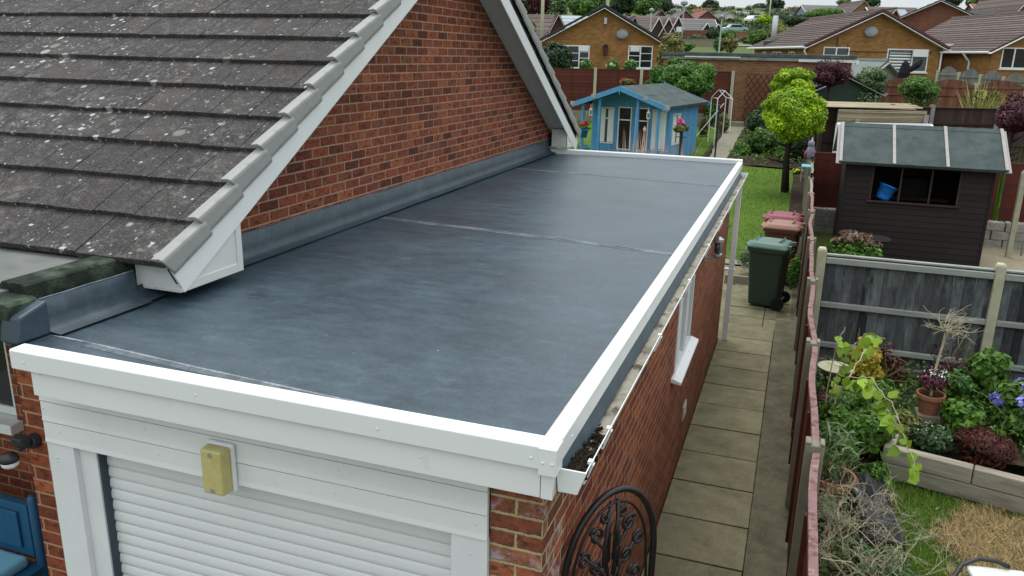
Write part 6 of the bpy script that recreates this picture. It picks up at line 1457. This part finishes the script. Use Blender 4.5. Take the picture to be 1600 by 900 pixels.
far_house('small steep gable halfway along the long brown roof', 992, 26, 122., 8, 5, 2.8, 4.4, 'brick_dark', 'roof_brown')
side_house('dark brick bungalow with pale eaves and two small gabled windows', 1062, 1124, 27, 132., 9, 2.5, 4.6, 'brick_dark', 'roof_grey', wins=((.42,.58,.6,2.2),), gables=((.38,1.1,3.7,.3), (.92,1.1,3.6,.6)))
far_house('grey roofed gable with white edges behind the long brown roof', 1034, 15, 150., 12, 10, 2.6, 4.6, 'brick_dark', 'roof_grey')
far_house('grey roofed brick gable with a long white edge behind the dark brick bungalow', 1072, 16, 152., 22, 12, 2.6, 5., 'brick_far_red', 'roof_grey')
far_house('red roofed gable house on the street left of the parked cars', 1106, 16, 168., 20, 14, 2.6, 4.8, 'brick_far_red', 'roof_red')
far_house('grey roofed house with pale garage doors at the turn of the street', 1140, 18, 178., 22, 12, 2.6, 5., 'render_white', 'roof_grey', front=((-1.8,1.6,.1,2.1),))
side_house('grey roofed house with a solar panel on the skyline', 1160, 1200, 16, 205., 9, 2.6, 5., 'brick_dark', 'roof_grey', solar=.5)
far_house('brick gable with grey roof left of the white rendered house', 1210, 16, 215., 9, 10, 2.6, 5., 'brick_brown', 'roof_grey')
far_house('white rendered house with a gabled porch above the hedge', 1227, 17, 208., 11, 12, 2.6, 4.6, 'render_white', 'roof_dark', front=((-.8,.8,.8,2.0),))
side_house('low white rendered wing with dark roof right of the white gable', 1228, 1252, 17, 210., 8, 2.6, 4.4, 'render_white', 'roof_dark')
side_house('red brick house with red roof on the skyline left of the long blue grey house', 1238, 1268, 10, 245., 9, 2.8, 5.2, 'brick_far_red', 'roof_red')
side_house('long blue grey clad house with white windows on the hill', 1265, 1340, 6, 185., 9, 4.6, 6.6, 'render_blue', 'roof_grey', wins=((-.85,-.72,2.6,4.),(-.5,-.3,2.6,4.),(.0,.2,2.6,4.),(.5,.7,2.6,4.)))
far_house('brown gabled house with white edge behind the long blue grey house', 1350, 1, 175., 20, 12, 3.4, 6., 'brick_brown', 'roof_brown')
side_house('brown roofed house with a pale solar array behind the right bungalow ridge', 1380, 1455, 8, 110., 9, 2.6, 5.2, 'brick_far_red', 'roof_brown', solar=.5)
far_house('low brick gable with white edge between the ridge and the tall brick gable', 1398, 14, 80., 19, 9, 2.6, 4.4, 'brick_far_red', 'roof_brown')
side_house('dark roofed bungalow with a small white edged gable above the right bungalow', 1500, 1592, 14, 88., 9, 2.6, 4.9, 'brick_brown', 'roof_dark', gables=((.46,2.2,4.2,.5),))
side_house('brown roofed house behind the small conifers on the right skyline', 1478, 1506, 6, 140., 9, 2.6, 5.2, 'brick_brown', 'roof_red')
side_house('red roofed house with a brick chimney on the right skyline', 1540, 1586, 4, 150., 9, 2.6, 5.2, 'brick_far_red', 'roof_red', chim=-.05)
far_house('tall dark red brick gable cut by the right edge of the picture', 1612, -8, 95., 30, 10, 3.6, 6.6, 'brick_far_red', 'roof_brown')
# street, walls, cars
def strip(name, u0, u1, v0, v1, D0, D1, mat, off=.03):
    mb = MB(); a = W(ptD(u0,v0,D0)[0], D0); b = W(ptD(u1,v0,D0)[0], D0); c = W(ptD(u1,v1,D1)[0], D1); d_ = W(ptD(u0,v1,D1)[0], D1); o = Vector((0,0,off)); mb.add([a+o,b+o,c+o,d_+o], [(0,1,2,3)]); structure(mb.build(name, MT[mat]))
for i, (a, b, v, D, wl, rf) in enumerate(((1120, 1150, 24, 190., 'brick_brown', 'roof_grey'), (1146, 1172, 20, 222., 'brick_dark', 'roof_brown'), (1046, 1066, 12, 200., 'brick_far_red', 'roof_grey'), (1090, 1118, 11, 225., 'brick_dark', 'roof_red'), (1176, 1206, 24, 190., 'brick_brown', 'roof_brown'), (1296, 1330, 12, 150., 'brick_orange', 'roof_brown'))):
    side_house(('distant grey roofed house beyond the turn of the street', 'distant brown roofed house below the skyline above the parked cars', 'distant grey roofed house behind the three gabled terrace', 'distant red roofed house on the skyline left of the pale tree', 'distant brown roofed house behind the lime shrub bank', 'buff brick house with brown roof just above the ridge of the ribbed roof')[i], a, b, v, D, 9, 2.6, 4.9, wl, rf, wins=((-.6,-.3,.9,2.1),(.2,.5,.9,2.1)))
strip('road', 1060, 1240, 70, 62, 104., 122., 'asphalt'); strip('pavement', 1060, 1240, 72, 70, 100., 103.8, 'concrete')
def lowwall(label, u0, u1, v, D, h, mat):
    U0, z = ptD(u0, v, D); U1, _ = ptD(u1, v, D); p = W((U0+U1)/2, D); t = thing('garden_wall', label, 'wall', p, BR); mb = MB(); L = (U1-U0)/2; mb.box(-L, L, -.12, .12, -.5, h); mb.build('wall', MT[mat], t); mb = MB(); mb.box(-L-.03, L+.03, -.16, .16, h, h+.08); mb.build('coping', MT['concrete'], t)
lowwall('low red brick garden wall in front of the dark brick bungalow', 1066, 1112, 58, 124., 1.1, 'brick_far_red'); lowwall('long pale garden wall beside the far road', 1068, 1116, 68, 98., .7, 'concrete'); lowwall('brown brick retaining wall by the bank below the parked cars', 1150, 1172, 62, 112., 1.3, 'brick_brown')
def car(label, u, v, D, rz, paint):
    U, z = ptD(u, v, D); t = thing('parked_car', label, 'car', W(U, D), BR+rz, 'cars parked on the far street')
    mb = MB(); prof = [(-2.1,.35),(-2.1,.8),(-1.9,.95),(-1.35,1.0),(-.9,1.42),(.7,1.45),(1.25,1.0),(2.0,.86),(2.12,.6),(2.1,.35)]
    mb.prism([(x,0,z_) for x, z_ in prof], (0,-.82,0), (0,.82,0)); mb.build('body', MT[paint], t, bevel=.08)
    mb = MB(); gp_ = [(-1.22,1.0),(-.85,1.36),(.66,1.39),(1.1,1.0)]; mb.prism([(x,0,z_) for x, z_ in gp_], (0,-.83,0), (0,.83,0)); mb.prism([(0,-.7,0),(0,.7,0),(-.42,.7,.40),(-.42,-.7,.40)], (1.245,0,1.02), (1.265,0,1.03)); mb.build('window', MT['glass'], t)
    for x in (-1.3, 1.35):
        for y in (-.75, .75): mb = MB(); mb.tube([(x,y-.1,.32),(x,y+.1,.32)], .32, 14); mb.build('wheel', MT['rubber'], t)
    for y in (-.6, .6): mb = MB(); mb.box(2.05, 2.13, y-.15, y+.15, .62, .76); mb.build('headlight', MT['upvc'], t)
car('pale blue car parked behind the hedge on the far street', 1148, 49, 142., R(8), 'carb'); car('dark car parked beyond the pale blue car', 1186, 46, 165., R(60), 'card'); car('white car parked farthest up the far street', 1176, 42, 172., R(40), 'carw')
# lamp posts and poles
def lamp(label, u, v_top, D, r=.09):
    U, zt = ptD(u, v_top, D); p = W(U, D); h = zt-p.z; t = thing('street_lamp', label, 'street lamp', p, BR, 'street lamps'); mb = MB(); mb.tube([(0,0,-.3),(0,0,h*.2),(0,0,h)], [r*1.3,r,r*.6], 8); mb.build('pole', MT['galv'], t); mb = MB(); mb.lathe([(.05,h-.05),(.22,h+.05),(.20,h+.18),(.02,h+.28)], 10); mb.build('lamp_head', MT['dish'], t)
lamp('tall grey street lamp right of the buff brick gable', 1069, 8, 50., .055); lamp('short grey street lamp among the hedges of the far street', 1128, 28, 78., .08); lamp('grey street lamp behind the roof of the buff bungalow', 1018, 18, 70., .08)
def wpole(label, u, v0, D, v1=-60, r=.13):
    U, zt = ptD(u, v1, D); p = W(U, D); h = zt-p.z; mb = MB(); mb.tube([(p.x,p.y,p.z-.3),(p.x,p.y,zt)], [r,r*.8], 8); tag(mb.build('telegraph_pole', MT['post_pale'], None, smooth=True), label, 'pole', 'telegraph poles')
wpole('wooden telegraph pole left of the buff gable, crossing the brown roof', 850, 50, 56.); wpole('wooden telegraph pole behind the ridge of the buff gable', 953, 10, 62.); wpole('thin pole in front of the conifers on the skyline', 1205, 10, 180., -4, .16)
# hedges and trees
def far_tree(label, u, v, D, rpx, hpx, n, leaf, mat, nm='tree', trunk=True, base=None, grp='trees on the far hillside'):
    return px_shrub(nm, label, 'tree' if trunk else 'hedge', u, v, D, rpx, hpx, n, leaf, MT[mat], trunk=trunk, K=34, lr=.32, group=grp, base=base)
for a in (('big dark tree at the left end of the tree line behind the gable verge', 812, 4, 120., 34, 26, 3000, .55, 'leaf_dark'), ('copper dark tree in the tree line left of the telegraph pole', 842, 4, 112., 20, 20, 2200, .5, 'leaf_purple'),
    ('grey green willow like tree behind the metal roof', 874, 8, 118., 17, 18, 2200, .45, 'leaf_grey'), ('broad dark green tree behind the buff gable apex', 918, 4, 108., 36, 24, 4200, .5, 'leaf_mid'), ('very dark tree right of the telegraph pole behind the gable', 968, 2, 112., 26, 25, 3200, .5, 'leaf_dark'),
    ('rounded mid green tree above the long brown roof', 1008, 9, 150., 22, 16, 2400, .6, 'leaf_mid'), ('dark green tree at the right end of the tree line', 1034, 8, 165., 19, 13, 2400, .6, 'leaf_dark'),
    ('small olive tree on the skyline behind the gables', 1082, 13, 230., 8, 6, 700, .6, 'leaf_olive'), ('dark round tree on the skyline above the red roofed gable', 1110, 9, 240., 14, 9, 1600, .7, 'leaf_dark'), ('pale small tree right of the dark round skyline tree', 1142, 14, 240., 7, 5, 500, .6, 'leaf_grey'),
    ('dark conifer clump on the skyline left of the tall pine', 1190, 12, 260., 16, 6, 1200, .8, 'leaf_dark'), ('tall layered dark pine on the skyline', 1212, 6, 262., 15, 12, 1600, .8, 'leaf_dark'), ('green tree behind the brown gabled house on the hill', 1365, 2, 190., 14, 9, 1200, .7, 'leaf_dark'),
    ('dark conifers on the right skyline', 1490, 1, 180., 14, 7, 1200, .8, 'leaf_dark'), ('bright green tree on the right skyline', 1519, 4, 160., 10, 7, 1000, .6, 'leaf_mid'), ('pale tree on the skyline left of the brown gabled house', 1318, 3, 240., 11, 5, 700, .7, 'leaf_grey')):
    far_tree(*a)
for a in (('bright lime shrub bank above the parked cars', 1192, 33, 160., 13, 9, 1600, .4, 'leaf_lime'), ('mid green shrub left of the lime bank', 1180, 38, 158., 9, 5, 800, .4, 'leaf_green'), ('dark green hedge below the white rendered house', 1245, 32, 165., 20, 7, 1500, .5, 'leaf_dark'),
    ('green hedge running up behind the brown bungalow roof', 1290, 22, 140., 32, 7, 2000, .5, 'leaf_mid'), ('golden yellow round bush on the bank', 1220, 43, 120., 6, 5, 600, .25, 'leaf_yellow'), ('hedge in front of the pale blue car', 1150, 54, 118., 26, 6, 1600, .4, 'leaf_mid'),
    ('dark hedge left of the street lamp on the far street', 1115, 52, 108., 12, 8, 1200, .35, 'leaf_dark'), ('round dark green bush by the far road', 1124, 68, 84., 10, 8, 1000, .25, 'leaf_mid'), ('cream flowered round bush by the far road', 1140, 67, 82., 12, 9, 1200, .25, 'leaf_olive'),
    ('green bank of shrubs below the parked cars', 1185, 56, 104., 18, 8, 1500, .35, 'leaf_green'), ('olive shrub bank above the ribbed brown roof', 1215, 52, 96., 16, 8, 1200, .3, 'leaf_olive'), ('yellow bush by the three gabled terrace', 1050, 60, 92., 6, 4, 500, .25, 'leaf_yellow'), ('low dark hedge at the corner behind the olive shrub', 1074, 72, 84., 12, 5, 900, .25, 'leaf_mid')):
    far_tree(*a, nm='hedge', trunk=False, grp='hedges on the far hillside')
lv = Leaves()
for k in range(120):
    D = random.uniform(98, 245); u = random.uniform(1035, 1330); U, _ = ptD(u, 60, D); r_ = random.uniform(.6, 1.7); p = W(U, D)
    lv.blob((p.x, p.y, p.z+r_*.3), (r_*1.5, r_*1.2, r_*.7), 110, .45, 8, .4, low=-.4)
tag(lv.build('undergrowth', MT['leaf_hedge']), 'mass of garden hedges and bushes between the far hillside houses', 'bushes', kind='stuff')
U, z = ptD(1061, 46, 118.); mb = MB(); p = W(U, 118.); mb.box(p.x-.03,p.x+.03,p.y-.03,p.y+.03,p.z-2,z+.2); t = thing('street_sign', 'small white sign on a post by the dark brick bungalow', 'sign', p); mb = MB(); mb.tube([(0,0,-1),(0,0,z-p.z)], .06, 6); mb.build('post', MT['galv'], t); mb = MB(); mb.box(-.35,.35,-.08,-.06,z-p.z-.3,z-p.z+.35); mb.build('board', MT['upvc'], t)
